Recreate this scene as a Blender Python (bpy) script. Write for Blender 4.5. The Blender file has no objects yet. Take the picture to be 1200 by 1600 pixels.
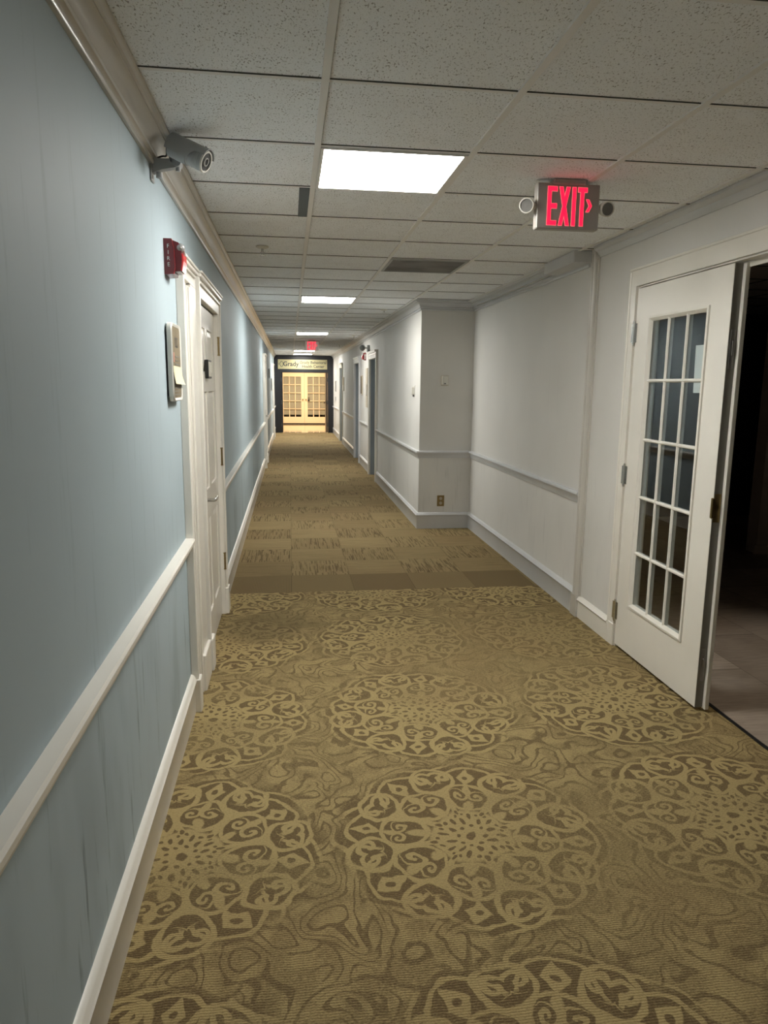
import bpy, math, random
from mathutils import Vector, Matrix
random.seed(7)
S = bpy.context.scene
COL = S.collection
PI = math.pi

# ------------------------------------------------------------------ camera, world, exposure
cam_d = bpy.data.cameras.new('camera'); cam = bpy.data.objects.new('camera', cam_d); COL.objects.link(cam)
PITCH, YAW, ROLL, CAMZ, FPX = -.1772, .1336, .0105, 1.6333, 1116.64
cy, sy, cp, sp, cr, sr = math.cos(YAW), math.sin(YAW), math.cos(PITCH), math.sin(PITCH), math.cos(ROLL), math.sin(ROLL)
fw = Vector((sy*cp, cy*cp, sp)); rt = Vector((cy, -sy, 0)); up = rt.cross(fw)
R_ = rt*cr + up*sr; U_ = -rt*sr + up*cr
M = Matrix((R_, U_, -fw)).transposed().to_4x4(); M.translation = (0, 0, CAMZ)
cam.matrix_world = M
cam_d.sensor_fit = 'VERTICAL'; cam_d.sensor_height = 36; cam_d.lens = 36*FPX/1600
cam_d.shift_x = -2.93/1600; cam_d.clip_start = .02; cam_d.clip_end = 100
S.camera = cam
w = bpy.data.worlds.new('world'); S.world = w; w.use_nodes = True
w.node_tree.nodes['Background'].inputs[0].default_value = (.8, .85, 1, 1)
w.node_tree.nodes['Background'].inputs[1].default_value = .0
S.view_settings.view_transform = 'Standard'; S.view_settings.look = 'None'
S.view_settings.gamma = 1; S.view_settings.use_curve_mapping = False
S.view_settings.exposure = 0.0
PANEL_L = [47, 43, 46, 66, 48, 11]            # radiance of the five ceiling panels, then the added unseen one
PANEL_C = (1.0, .975, .92)
ROOM_WARM = 5.5

# ------------------------------------------------------------------ main measures (metres)
XL, XN, XF, YJ, H = -.505, 2.04, 1.44, 7.95, 2.53
YB, YE = -3.0, 24.15
GX, GY, GD, GW = .1186, 2.356, .6045, .6096

# ------------------------------------------------------------------ node helper
class NG:
    def __init__(s, name):
        s.m = bpy.data.materials.new(name); s.m.use_nodes = True
        s.t = s.m.node_tree; s.b = s.t.nodes['Principled BSDF']; s.out = s.t.nodes['Material Output']
    def node(s, ty, **k):
        n = s.t.nodes.new(ty)
        for a, b in k.items(): setattr(n, a, b)
        return n
    def put(s, sock, v):
        if isinstance(v, V): s.t.links.new(v.s, sock)
        elif v is not None:
            try: sock.default_value = v
            except Exception: sock.default_value = (v, v, v)
    def math(s, op, a, b=None, c=None, clamp=False):
        n = s.node('ShaderNodeMath', operation=op, use_clamp=clamp)
        s.put(n.inputs[0], a)
        if b is not None: s.put(n.inputs[1], b)
        if c is not None: s.put(n.inputs[2], c)
        return V(s, n.outputs[0])
    def pos(s):
        g = s.node('ShaderNodeNewGeometry'); x = s.node('ShaderNodeSeparateXYZ')
        s.t.links.new(g.outputs['Position'], x.inputs[0])
        return [V(s, x.outputs[i]) for i in range(3)]
    def vec(s, x, y, z=0.):
        c = s.node('ShaderNodeCombineXYZ')
        for i, v in enumerate((x, y, z)): s.put(c.inputs[i], v)
        return V(s, c.outputs[0])
    def noise(s, v, scale, detail=2., rough=.5, dist=0.):
        n = s.node('ShaderNodeTexNoise'); s.put(n.inputs['Vector'], v)
        n.inputs['Scale'].default_value = scale; n.inputs['Detail'].default_value = detail
        n.inputs['Roughness'].default_value = rough; n.inputs['Distortion'].default_value = dist
        return V(s, n.outputs[0])
    def voro(s, v, scale, feat='F1', rand=1.):
        n = s.node('ShaderNodeTexVoronoi', feature=feat); s.put(n.inputs['Vector'], v)
        n.inputs['Scale'].default_value = scale; n.inputs['Randomness'].default_value = rand
        return V(s, n.outputs[0])
    def white(s, v):
        n = s.node('ShaderNodeTexWhiteNoise'); s.put(n.inputs[0], v); return V(s, n.outputs[0])
    def sstep(s, x, a, b, lo=0., hi=1.):
        n = s.node('ShaderNodeMapRange', interpolation_type='SMOOTHSTEP'); s.put(n.inputs[0], x)
        n.inputs[1].default_value = a; n.inputs[2].default_value = b
        n.inputs[3].default_value = lo; n.inputs[4].default_value = hi
        return V(s, n.outputs[0])
    def mix(s, f, a, b, mode='MIX'):
        n = s.node('ShaderNodeMix', data_type='RGBA', blend_type=mode); s.put(n.inputs[0], f)
        for i, v in ((6, a), (7, b)):
            if isinstance(v, V): s.t.links.new(v.s, n.inputs[i])
            else: n.inputs[i].default_value = (*v[:3], 1)
        return V(s, n.outputs[2])
    def bump(s, h, strength, dist):
        n = s.node('ShaderNodeBump'); n.inputs['Strength'].default_value = strength
        n.inputs['Distance'].default_value = dist; s.put(n.inputs['Height'], h)
        s.t.links.new(n.outputs[0], s.b.inputs['Normal'])
    def color(s, c):
        if isinstance(c, V): s.t.links.new(c.s, s.b.inputs['Base Color'])
        else: s.b.inputs['Base Color'].default_value = (*c[:3], 1)

class V:
    def __init__(s, g, so): s.g = g; s.s = so
    def __add__(s, o): return s.g.math('ADD', s, o)
    __radd__ = __add__
    def __sub__(s, o): return s.g.math('SUBTRACT', s, o)
    def __rsub__(s, o): return s.g.math('SUBTRACT', o, s)
    def __mul__(s, o): return s.g.math('MULTIPLY', s, o)
    __rmul__ = __mul__
    def __truediv__(s, o): return s.g.math('DIVIDE', s, o)
    def abs(s): return s.g.math('ABSOLUTE', s)
    def floor(s): return s.g.math('FLOOR', s)
    def frac(s): return s.g.math('FRACT', s)
    def sin(s): return s.g.math('SINE', s)
    def cos(s): return s.g.math('COSINE', s)
    def sqrt(s): return s.g.math('SQRT', s)
    def max(s, o): return s.g.math('MAXIMUM', s, o)
    def min(s, o): return s.g.math('MINIMUM', s, o)
    def lt(s, o): return s.g.math('LESS_THAN', s, o)
    def gt(s, o): return s.g.math('GREATER_THAN', s, o)

def plain(name, c, rough=.5, metal=0., bump=0., bscale=200., spec=.5, emit=None, es=0., var=.0):
    g = NG(name); g.color(c); b = g.b
    b.inputs['Roughness'].default_value = rough; b.inputs['Metallic'].default_value = metal
    b.inputs['Specular IOR Level'].default_value = spec
    if emit: b.inputs['Emission Color'].default_value = (*emit, 1); b.inputs['Emission Strength'].default_value = es
    x, y, z = g.pos(); v = g.vec(x, y, z)
    if var:
        n = g.noise(v, 3.1, 3); g.color(g.mix(g.sstep(n, .3, .7), [k*(1-var) for k in c], [min(1, k*(1+var)) for k in c]))
    if bump: g.bump(g.noise(v, bscale, 2), bump, .002)
    return g.m

# ------------------------------------------------------------------ materials
def wall_paint(name, c, streak):
    g = NG(name); x, y, z = g.pos()
    v = g.vec(x*6., y*6., z*.7)
    st = g.noise(v, 3.2, 4, .62)                      # long vertical rub marks
    st2 = g.noise(g.vec(x*18., y*18., z*1.1), 2.6, 2)
    big = g.noise(g.vec(x, y, z), 1.3, 2)
    low = g.sstep(z, 1.15, .35)
    m = g.sstep(st, .54, .72)*g.sstep(st2, .42, .62)*(.22 + low*.78)*streak
    m2 = g.sstep(g.noise(g.vec(x*3., y*3., z*1.), 1.1, 3), .5, .68)*low*.22*streak
    base = g.mix(g.sstep(big, .3, .7), [k*.965 for k in c], [k*1.03 for k in c])
    col = g.mix((m*.8 + m2*1.3).min(.8), base, [k*.36 for k in c])
    seam = None
    for ys, wd in ((2.92, .0009), (2.32, .0008), (6.9, .001)):
        wob = g.noise(g.vec(0., ys, z), 5., 2)*.010
        d = (y + wob - (ys + .005)).abs()
        q = g.sstep(d, wd*2.4, wd*.4)*g.sstep(g.noise(g.vec(3., ys, z), 1.7, 2), .38, .56)
        seam = q if seam is None else seam.max(q)
    col = g.mix(seam*.5*(1 if streak > .6 else 0), col, [k*.35 for k in c])
    g.color(col); g.b.inputs['Roughness'].default_value = .6
    g.b.inputs['Specular IOR Level'].default_value = .22
    g.bump(g.noise(g.vec(x, y, z), 260., 2), .12, .001)
    return g.m
M_BLUE = wall_paint('blue_wall_paint', (.415, .50, .54), 1.)
M_PALE = wall_paint('pale_grey_wall_paint', (.70, .685, .65), .28)
M_PALE2 = plain('smooth_pale_paint', (.70, .69, .65), .38, bump=.05)
M_TRIM = plain('glossy_trim_paint', (.56, .535, .485), .22, bump=.04, bscale=60, spec=.7, var=.015)
M_TRIMW = plain('white_trim_paint', (.78, .75, .68), .3, bump=.05, bscale=60, spec=.5, var=.03)
M_CREAM = plain('cream_door_paint', (.80, .77, .70), .3, bump=.05, bscale=60, spec=.5, var=.03)
M_GTRIM = plain('grey_trim_paint', (.60, .605, .61), .35, bump=.04, bscale=60, spec=.5, var=.03)
M_GDOOR = plain('blue_grey_door_paint', (.30, .335, .36), .4, var=.04)
M_DARKFRAME = plain('black_frame_paint', (.012, .013, .017), .35)
M_BLACK = plain('black_plastic', (.012, .012, .013), .35)
M_BRASS = plain('aged_brass', (.30, .22, .10), .38, 1.)
M_CHROME = plain('brushed_chrome', (.62, .62, .60), .22, 1.)
M_STEEL = plain('dull_steel', (.30, .29, .27), .42, 1.)
M_GREYP = plain('grey_painted_metal', (.36, .37, .37), .4)
M_WHITEP = plain('white_plastic', (.68, .66, .60), .35)
M_TANP = plain('tan_plastic', (.50, .44, .34), .4)
M_RED = plain('red_plastic', (.17, .012, .018), .22, spec=.6)
M_REDLIT = plain('lit_red_plastic', (.55, .04, .045), .22, spec=.6)  # lighter red standing in for light on the strobe edge and front
M_LETTER = plain('pale_lettering', (.75, .72, .70), .5)
M_INK = plain('dark_ink', (.03, .03, .035), .5)
M_INKG = plain('grey_ink', (.13, .115, .09), .5)
M_INKR = plain('faded_red_ink', (.42, .18, .13), .5)
M_NOTE = plain('pale_yellow_paper', (.80, .74, .47), .7)
M_PAPER = plain('white_paper', (.80, .77, .69), .7)
M_PLAQUE = plain('taupe_plaque_face', (.20, .165, .11), .75, var=.22, spec=.2)
M_GOLD = plain('brushed_gold_sheet', (.50, .45, .26), .42, .55)
M_CURT = plain('beige_blind_cloth', (.56, .47, .37), .8, bump=.2, bscale=90)
M_WARMW = plain('warm_room_paint', (.62, .50, .33), .5)
M_WARMD = plain('warm_door_paint', (.78, .68, .53), .35)
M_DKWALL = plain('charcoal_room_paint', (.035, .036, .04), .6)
M_TANWALL = plain('tan_room_paint', (.60, .50, .43), .6)
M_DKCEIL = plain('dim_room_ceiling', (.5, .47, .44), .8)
M_EDGE = plain('door_edge_grey', (.20, .19, .165), .4)  # darker grey than the leaf, for the leading edge only
M_VENT = plain('dusty_vent_metal', (.20, .19, .18), .55, var=.3)
M_SEAL = plain('blue_grey_patch', (.10, .125, .145), .6)
M_DIFF = []
for k_ in range(6):
    M_DIFF.append(plain('lit_diffuser', (.9, .9, .9), .5, emit=PANEL_C, es=PANEL_L[k_]))
M_EXITL = plain('lit_exit_red', (.6, .0, .03), .4, emit=(1, .012, .06), es=1.25)
M_EXITH = plain('lit_exit_rim', (.6, .1, .1), .4, emit=(1, .16, .17), es=1.3)
M_EXITB = plain('exit_housing', (.36, .335, .305), .4)
M_LENS = plain('clear_lamp_lens', (.36, .36, .35), .10, spec=.9, var=.45)
M_WLAMP = plain('warm_lamp_globe', (.9, .8, .6), .5, emit=(1, .75, .45), es=ROOM_WARM*9)

def glass_mat(name, tint, refl=1.0):
    g = NG(name); t = g.t
    tr = g.node('ShaderNodeBsdfTransparent'); tr.inputs[0].default_value = (*tint, 1)
    gl = g.node('ShaderNodeBsdfGlossy'); gl.inputs['Roughness'].default_value = .015
    gl.inputs['Color'].default_value = (refl, refl, refl, 1)
    fr = g.node('ShaderNodeFresnel'); fr.inputs[0].default_value = 1.6
    mx = g.node('ShaderNodeMixShader')
    geo = g.node('ShaderNodeNewGeometry'); inv = g.math('SUBTRACT', 1., V(g, geo.outputs['Backfacing']))
    fac = g.math('MULTIPLY', V(g, fr.outputs[0]), inv)     # only the outer faces of a pane reflect
    t.links.new(fac.s, mx.inputs[0]); t.links.new(tr.outputs[0], mx.inputs[1]); t.links.new(gl.outputs[0], mx.inputs[2])
    t.links.new(mx.outputs[0], g.out.inputs[0]); return g.m
M_GLASS = glass_mat('window_glass', (.86, .90, .92))
M_LENSD = plain('dark_reflector_lens', (.16, .155, .145), .10, spec=.9, var=.5)
M_CLEAR = glass_mat('clear_plastic', (.85, .85, .85))

def ceiling_mat():
    g = NG('fissured_ceiling_tile'); x, y, z = g.pos()
    tx = ((x - GX)/GW).floor(); ty = ((y - GY)/GD).floor()
    rnd = g.white(g.vec(tx, ty, 3.))
    ang = (rnd*4.).floor()
    swap = (rnd*7.13).frac().gt(.5)
    xx = x + rnd*3.7; yy = y + rnd*5.1
    wx = xx + g.noise(g.vec(xx, yy), 40., 2)*.012; wy = yy + g.noise(g.vec(yy, xx, 4.), 40., 2)*.012
    v1 = g.vec(wx*1.9, wy*.85, 0.)
    d1 = g.noise(v1, 95., 2, .55); d2 = g.noise(g.vec(wx*1., wy*1., 9.), 230., 1)
    cl = g.noise(g.vec(xx, yy, 2.), 12., 2)
    th = d1 + cl*.16
    hole = g.sstep(th, .475, .425)
    pin = g.sstep(d2, .36, .30)*.6
    h = hole.max(pin)
    base = g.mix(rnd, (.885, .905, .93), (.92, .94, .96))
    blot = g.sstep(g.noise(g.vec(x, y, 7.), 2.2, 3), .45, .75)
    base = g.mix(blot*.2, base, (.76, .745, .72))
    g.color(g.mix(h*.8, base, (.30, .285, .265)))
    g.b.inputs['Roughness'].default_value = .9; g.b.inputs['Specular IOR Level'].default_value = .15
    g.bump(1. - h, .5, .003)
    return g.m
M_CEIL = ceiling_mat()
M_TBAR = plain('ceiling_grid_paint', (.80, .79, .77), .5)
M_GAP = plain('shadow_gap_black', (.09, .09, .085), .9)

def ring(g, u, v, cx_, cy_, R, wd):
    a = u - cx_; b = v - cy_
    d = ((a*a + b*b).sqrt() - R).abs()
    return g.sstep(d, wd*1.25, wd*.7)
def disc(g, u, v, cx_, cy_, R, sx=1.):
    a = (u - cx_)*sx; b = v - cy_
    return g.sstep((a*a + b*b).sqrt(), R*1.2, R*.8)
def spiral(g, u, v, cx_, cy_, R, pitch, ph=0., wd=.36, hand=1.):
    a = u - cx_; b = v - cy_
    r = (a*a + b*b).sqrt(); th = g.math('ARCTAN2', b, a)*hand
    f = (r/pitch - th/(2*PI) + ph).frac()
    return g.sstep((f - .5).abs(), wd*1.15, wd*.8)*g.sstep(r, R, R*.9)

def carpet_medallion():
    g = NG('scroll_medallion_carpet'); x, y, z = g.pos()
    P = 1.04
    wv = g.vec(x, y, 0.)
    w1 = (g.noise(wv, 6., 3) - .5)*.085; w2 = (g.noise(g.vec(x, y, 5.), 6., 3) - .5)*.085
    fu = ((x - .64)/P + .5); fv = ((y - 2.32)/P + .5)
    cu = fu.floor(); cv = fv.floor()
    px = fu.frac() - .5 + w1; py = fv.frac() - .5 + w2
    r = (px*px + py*py).sqrt(); th = g.math('ARCTAN2', py, px) + .2
    N = 8.
    def fold(n, off=0.):
        s = 2*PI/n
        return (((th + off)/s + .5).frac() - .5)*s
    ph = fold(N); u = r*ph.cos(); vs = r*ph.sin(); v = vs.abs()
    ph2 = fold(N, PI/N); u2 = r*ph2.cos(); v2 = (r*ph2.sin()).abs()
    L = None
    def add(m):
        nonlocal L
        L = m if L is None else L.max(m)
    add(g.sstep(r, .155, .135))                                # pale centre
    add(ring(g, u, v, .236, .0, .084, .0085))                   # heart outline
    add(spiral(g, u, v, .245, .036, .040, .030, .2, .27))      # its two scrolls
    add(disc(g, u, v, .175, .0, .020, .55))
    add(g.sstep(v2 - (u2 - .12)*.03, .016, .010)*g.sstep(u2, .12, .14)*g.sstep(u2, .30, .28))   # rays between hearts
    add(ring(g, u2, v2, .365, .0, .082, .010))                 # outer lobes
    add(spiral(g, u2, v2, .372, .034, .052, .040, .55, .25, -1.))
    add(g.sstep((u - .378).abs()*.7 + v, .044, .037))           # star flowers
    add(ring(g, u, v, .30, .0, .185, .008)*g.sstep(u, .40, .42))
    add(disc(g, u, v, .285, .0, .018, .6))
    add(ring(g, u, v, .33, .0, .115, .008)*g.sstep(u, .3, .33))
    # dark marks in the pale centre
    D = disc(g, u, v, 0., 0., .020)
    D = D.max(disc(g, u, v, .055, 0., .0085)); D = D.max(disc(g, u2, v2, .082, 0., .0085, .5))
    D = D.max(disc(g, u, v, .105, 0., .0085, .5)); D = D.max(disc(g, u, v, .115, .030, .007)); D = D.max(disc(g, u2, v2, .135, 0., .008, .6))
    D = D.max(disc(g, u, v, .378, 0., .013))
    L = L.min(1. - D)
    inside = g.sstep(r + (g.noise(g.vec(x, y, 2.), 7., 2) - .5)*.16, .50, .43)
    # paisley ground between the medallions: warped contour scrolls
    n1 = g.noise(g.vec(x, y, 1.), 4.6, 1.5, .4, .5)
    vd = g.voro(g.vec(x + w1*1.5, y + w2*1.5, 0.), 4.6, 'SMOOTH_F1', .95)
    rings = 1. - g.sstep((vd*24. + n1*9.).sin().abs(), .55, .22)*2.
    rings2 = 1. - g.sstep((n1*40. + vd*9.).sin().abs(), .60, .22)*2.
    pm = g.sstep(g.noise(g.vec(x, y, 8.), 3.1, 2), .44, .58)
    bg = g.sstep(rings*pm + rings2*(1. - pm), -.9, .8)
    bgv = bg*.40*(.55 + g.sstep(g.noise(g.vec(x, y, 21.), 9., 2), .42, .58)*.45) + .22
    pat = (L*.62 + .14)*inside + bgv*(1. - inside)
    # weave: short sideways yarn flecks and fine courses
    fl = g.noise(g.vec(x*70., y*420., 0.), 1., 2); fl2 = g.noise(g.vec(x*160., y*230., 0.), 1., 1)
    cour = (y*(2*PI/.0085) + g.noise(g.vec(x*30., y*4., 0.), 1., 1)*5.).sin()
    fade = g.sstep(g.noise(g.vec(x*.55, y*1.5, 4.), 1.9, 2), .36, .60)   # worn rows with less contrast
    patf = .42 + (pat - .42)*(.42 + fade*.58)
    val = patf + (fl - .5)*1.0 + (fl2 - .5)*.75 + cour*.05
    col = g.mix(g.sstep(val, .02, .92), (.130, .092, .045), (.405, .312, .145))
    tone = g.noise(g.vec(x, y, 11.), 1.4, 3)
    col = g.mix(g.sstep(tone, .45, .75)*.45, col, g.mix(g.sstep(val, .0, .95), (.15, .095, .048), (.40, .29, .13)))
    # the worn dirty patch by the left door
    dx = (x + .17)/.42; dy = (y - 4.72)/.42
    dirt = g.sstep((dx*dx + dy*dy).sqrt() + (g.noise(g.vec(x, y, 3.), 5., 3) - .5)*.9, 1.05, .35)
    col = g.mix(dirt*.42, col, (.09, .07, .036))
    g.color(col)
    g.b.inputs['Roughness'].default_value = .95; g.b.inputs['Specular IOR Level'].default_value = .1
    g.bump(val + cour*.4, .45, .004)
    return g.m
M_CARPET = carpet_medallion()

def carpet_tiles():
    g = NG('ribbed_carpet_tile'); x, y, z = g.pos()
    T = .5
    a = (x + .005)/T; b = (y - 5.515)/T
    ti = a.floor(); tj = b.floor(); fx = a.frac(); fy = b.frac()
    par = ((ti + tj)*.5).frac().gt(.25)                 # quarter-turned tiles
    rnd = g.white(g.vec(ti, tj, 1.))
    first = y.lt(6.015)
    def ribs(u, vv, sd):
        cell = (u*58.).floor()
        rr = g.white(g.vec(cell + sd, (vv*3.4 + g.white(g.vec(cell, sd, 2.))*3.).floor(), sd))
        edge = ((u*58.).frac() - .5).abs()
        return g.sstep(rr, .42, 1.05)*g.sstep(edge, .48, .34)
    rv = ribs(x/T*1., y/T, 1.); rh = ribs(y/T, x/T*.6, 5.)
    dark = rv*par*.85 + rh*(1. - par)*.38
    f1 = ((x*2*PI/.0125).sin()*.5 + .5)*par*.34 + g.noise(g.vec(x, y, 0.), 160., 2)*.32 + .03 + (1. - par)*.04
    dark = dark*(1. - first) + f1*first
    flk = g.noise(g.vec(x*260., y*260., 0.), 1., 2)
    tone = g.noise(g.vec(x, y, 2.), 2.2, 3)
    light = g.mix(rnd, (.31, .235, .115), (.245, .18, .088))
    light = g.mix(g.sstep(tone, .42, .7)*.35, light, (.27, .18, .092))
    light = g.mix(g.sstep(flk, .42, .66)*.45, light, (.15, .105, .052))
    light = g.mix(first*.1, light, (.2, .15, .075))
    col = g.mix(dark, light, (.075, .05, .025))
    seam = (fx - .5).abs().max((fy - .5).abs())
    col = g.mix(g.sstep(seam, .493, .4985)*.4, col, (.06, .045, .022))
    g.color(col); g.b.inputs['Roughness'].default_value = .95; g.b.inputs['Specular IOR Level'].default_value = .1
    g.bump(flk - dark*.6, .4, .003)
    return g.m
M_TILES = carpet_tiles()

def plank_floor():
    g = NG('taupe_plank_floor'); x, y, z = g.pos()
    a = (x - 2.16)/.46; i = a.floor(); b = (y + (i*.37))/.92
    rnd = g.white(g.vec(i, b.floor(), 0.))
    gr = g.noise(g.vec(x*2., y*14., 0.), 4., 4)
    col = g.mix(rnd, (.30, .24, .19), (.46, .38, .31))
    col = g.mix(g.sstep(gr, .35, .7)*.35, col, (.12, .095, .075))
    e = (a.frac() - .5).abs().max(((b.frac() - .5).abs()))
    col = g.mix(g.sstep(e, .492, .498)*.6, col, (.05, .04, .03))
    g.color(col); g.b.inputs['Roughness'].default_value = .45
    return g.m
M_PLANK = plank_floor()
def lobby_floor():
    g = NG('polished_lobby_tile'); x, y, z = g.pos()
    a = (x/.6).frac(); b = (y/.6).frac()
    e = (a - .5).abs().max((b - .5).abs())
    col = g.mix(g.sstep(e, .485, .495), (.62, .50, .34), (.25, .2, .14))
    g.color(col); g.b.inputs['Roughness'].default_value = .06; g.b.inputs['Specular IOR Level'].default_value = .9
    return g.m
M_LOBBY = lobby_floor()

# ------------------------------------------------------------------ mesh helper
class MB:
    def __init__(s): s.v = []; s.f = []; s.mi = []; s.mats = []; s.cur = 0
    def mat(s, m):
        if m not in s.mats: s.mats.append(m)
        s.cur = s.mats.index(m); return s
    def face(s, idx): s.f.append(tuple(idx)); s.mi.append(s.cur)
    def box(s, x0, x1, y0, y1, z0, z1, b=0.):
        if x0 > x1: x0, x1 = x1, x0
        if y0 > y1: y0, y1 = y1, y0
        if z0 > z1: z0, z1 = z1, z0
        n = len(s.v)
        if b <= 0:
            s.v += [(x, y, z) for z in (z0, z1) for y in (y0, y1) for x in (x0, x1)]
            for q in ((0, 2, 3, 1), (4, 5, 7, 6), (0, 1, 5, 4), (2, 6, 7, 3), (0, 4, 6, 2), (1, 3, 7, 5)):
                s.face([n + i for i in q])
            return s
        b = min(b, (x1-x0)*.45, (y1-y0)*.45, (z1-z0)*.45)
        xs = (x0, x1); ys = (y0, y1); zs = (z0, z1); idx = {}
        for i in (0, 1):
            for j in (0, 1):
                for k in (0, 1):
                    sx, sy_, sz = (1 if i == 0 else -1), (1 if j == 0 else -1), (1 if k == 0 else -1)
                    for ax in range(3):
                        p = [xs[i] + sx*b, ys[j] + sy_*b, zs[k] + sz*b]
                        p[ax] = (xs[i], ys[j], zs[k])[ax]
                        idx[(i, j, k, ax)] = len(s.v); s.v.append(tuple(p))
        I = lambda i, j, k, a: idx[(i, j, k, a)]
        for i in (0, 1):
            o = lambda q: q if i == 1 else q[::-1]
            s.face(o([I(i, 0, 0, 0), I(i, 1, 0, 0), I(i, 1, 1, 0), I(i, 0, 1, 0)]))
            s.face(o([I(0, i, 0, 1), I(0, i, 1, 1), I(1, i, 1, 1), I(1, i, 0, 1)]))
            s.face(o([I(0, 0, i, 2), I(1, 0, i, 2), I(1, 1, i, 2), I(0, 1, i, 2)]))
        for i in (0, 1):
            for j in (0, 1):
                s.face([I(i, j, 0, 0), I(i, j, 1, 0), I(i, j, 1, 1), I(i, j, 0, 1)])
                s.face([I(i, 0, j, 0), I(i, 1, j, 0), I(i, 1, j, 2), I(i, 0, j, 2)])
                s.face([I(0, i, j, 1), I(1, i, j, 1), I(1, i, j, 2), I(0, i, j, 2)])
                for k in (0, 1): s.face([I(i, j, k, 0), I(i, j, k, 1), I(i, j, k, 2)])
        return s
    def rev(s, p0, p1, prof, seg=20, cap=True):
        # surface of revolution about p0->p1; prof = [(t, radius)...]
        p0 = Vector(p0); p1 = Vector(p1); d = (p1 - p0); dn = d.normalized()
        a = dn.orthogonal().normalized(); b = dn.cross(a)
        n = len(s.v)
        for t, r in prof:
            c = p0 + d*t
            for k in range(seg):
                an = 2*PI*k/seg; s.v.append(tuple(c + (a*math.cos(an) + b*math.sin(an))*r))
        for i in range(len(prof)-1):
            for k in range(seg):
                k2 = (k+1) % seg
                s.face([n+i*seg+k, n+i*seg+k2, n+(i+1)*seg+k2, n+(i+1)*seg+k])
        if cap:
            s.face([n+k for k in range(seg)][::-1]); s.face([n+(len(prof)-1)*seg+k for k in range(seg)])
        return s
    def cyl(s, p0, p1, r0, r1=None, seg=20): return s.rev(p0, p1, [(0, r0), (1, r0 if r1 is None else r1)], seg)
    def ball(s, c, r, axis=(0, 0, 1), a0=0., a1=PI, seg=18, rings=9):
        c = Vector(c); ax = Vector(axis).normalized()
        prof = []
        for i in range(rings+1):
            t = a0 + (a1-a0)*i/rings
            prof.append(((1-math.cos(t))/2, max(1e-4, r*math.sin(t))))
        return s.rev(c + ax*r*1., c - ax*r, prof, seg)
    def prism(s, pts, ext):
        # pts: 3D planar polygon, ext: extrusion vector
        n = len(s.v); k = len(pts); e = Vector(ext)
        s.v += [tuple(p) for p in pts] + [tuple(Vector(p) + e) for p in pts]
        s.face(list(range(n, n+k))[::-1]); s.face(list(range(n+k, n+2*k)))
        for i in range(k): s.face([n+i, n+(i+1) % k, n+k+(i+1) % k, n+k+i])
        return s
    def sweep(s, path, prof, side=1, closed_ends=True):
        # prof [(d, z)] swept along path [(x, y)]; d is measured to the left of travel (side=1) or the right (-1)
        P = [Vector(p) for p in path]; n0 = len(s.v); k = len(prof)
        for i, p in enumerate(P):
            ns = []
            if i > 0: t = (P[i]-P[i-1]).normalized(); ns.append(Vector((-t.y, t.x))*side)
            if i < len(P)-1: t = (P[i+1]-P[i]).normalized(); ns.append(Vector((-t.y, t.x))*side)
            m = ns[0] if len(ns) == 1 else (ns[0]+ns[1])/(1+ns[0].dot(ns[1]))
            for d, z in prof: s.v.append((p.x+m.x*d, p.y+m.y*d, z))
        for i in range(len(P)-1):
            for j in range(k):
                j2 = (j+1) % k
                s.face([n0+i*k+j, n0+i*k+j2, n0+(i+1)*k+j2, n0+(i+1)*k+j])
        s.face([n0+j for j in range(k)]); s.face([n0+(len(P)-1)*k+j for j in range(k)][::-1])
        return s
    def vsweep(s, prof, z0, z1):
        # prof [(x, y)] closed outline extruded upwards
        return s.prism([(x, y, z0) for x, y in prof], (0, 0, z1-z0))
    def tube(s, pts, r, seg=8):
        P = [Vector(p) for p in pts]; n0 = len(s.v); prev = None
        for i, p in enumerate(P):
            t = (P[min(i+1, len(P)-1)] - P[max(i-1, 0)]).normalized()
            a = (prev - t*prev.dot(t)).normalized() if prev is not None else t.orthogonal().normalized()
            prev = a; b = t.cross(a)
            for k in range(seg):
                an = 2*PI*k/seg; s.v.append(tuple(p + (a*math.cos(an)+b*math.sin(an))*r))
        for i in range(len(P)-1):
            for k in range(seg):
                k2 = (k+1) % seg
                s.face([n0+i*seg+k, n0+i*seg+k2, n0+(i+1)*seg+k2, n0+(i+1)*seg+k])
        s.face([n0+k for k in range(seg)][::-1]); s.face([n0+(len(P)-1)*seg+k for k in range(seg)])
        return s
    def text(s, body, size, origin, xdir, ydir, ext=.002, bold=0., align='CENTER', sx=1., spacing=1.):
        cu = bpy.data.curves.new('lettering', 'FONT'); cu.body = body; cu.size = size; cu.extrude = 0
        cu.align_x = align; cu.align_y = 'CENTER'; cu.offset = bold; cu.space_character = spacing; cu.resolution_u = 3
        o = bpy.data.objects.new('lettering', cu); COL.objects.link(o)
        dg = bpy.context.evaluated_depsgraph_get(); me = bpy.data.meshes.new_from_object(o.evaluated_get(dg))
        X = Vector(xdir).normalized(); Y = Vector(ydir).normalized(); Z = X.cross(Y); O = Vector(origin); n = len(s.v)
        for v in me.vertices: s.v.append(tuple(O + X*v.co.x*sx + Y*v.co.y + Z*ext))
        for p in me.polygons: s.face([n+i for i in p.vertices])
        bpy.data.objects.remove(o); bpy.data.curves.remove(cu); bpy.data.meshes.remove(me)
        return s
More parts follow.
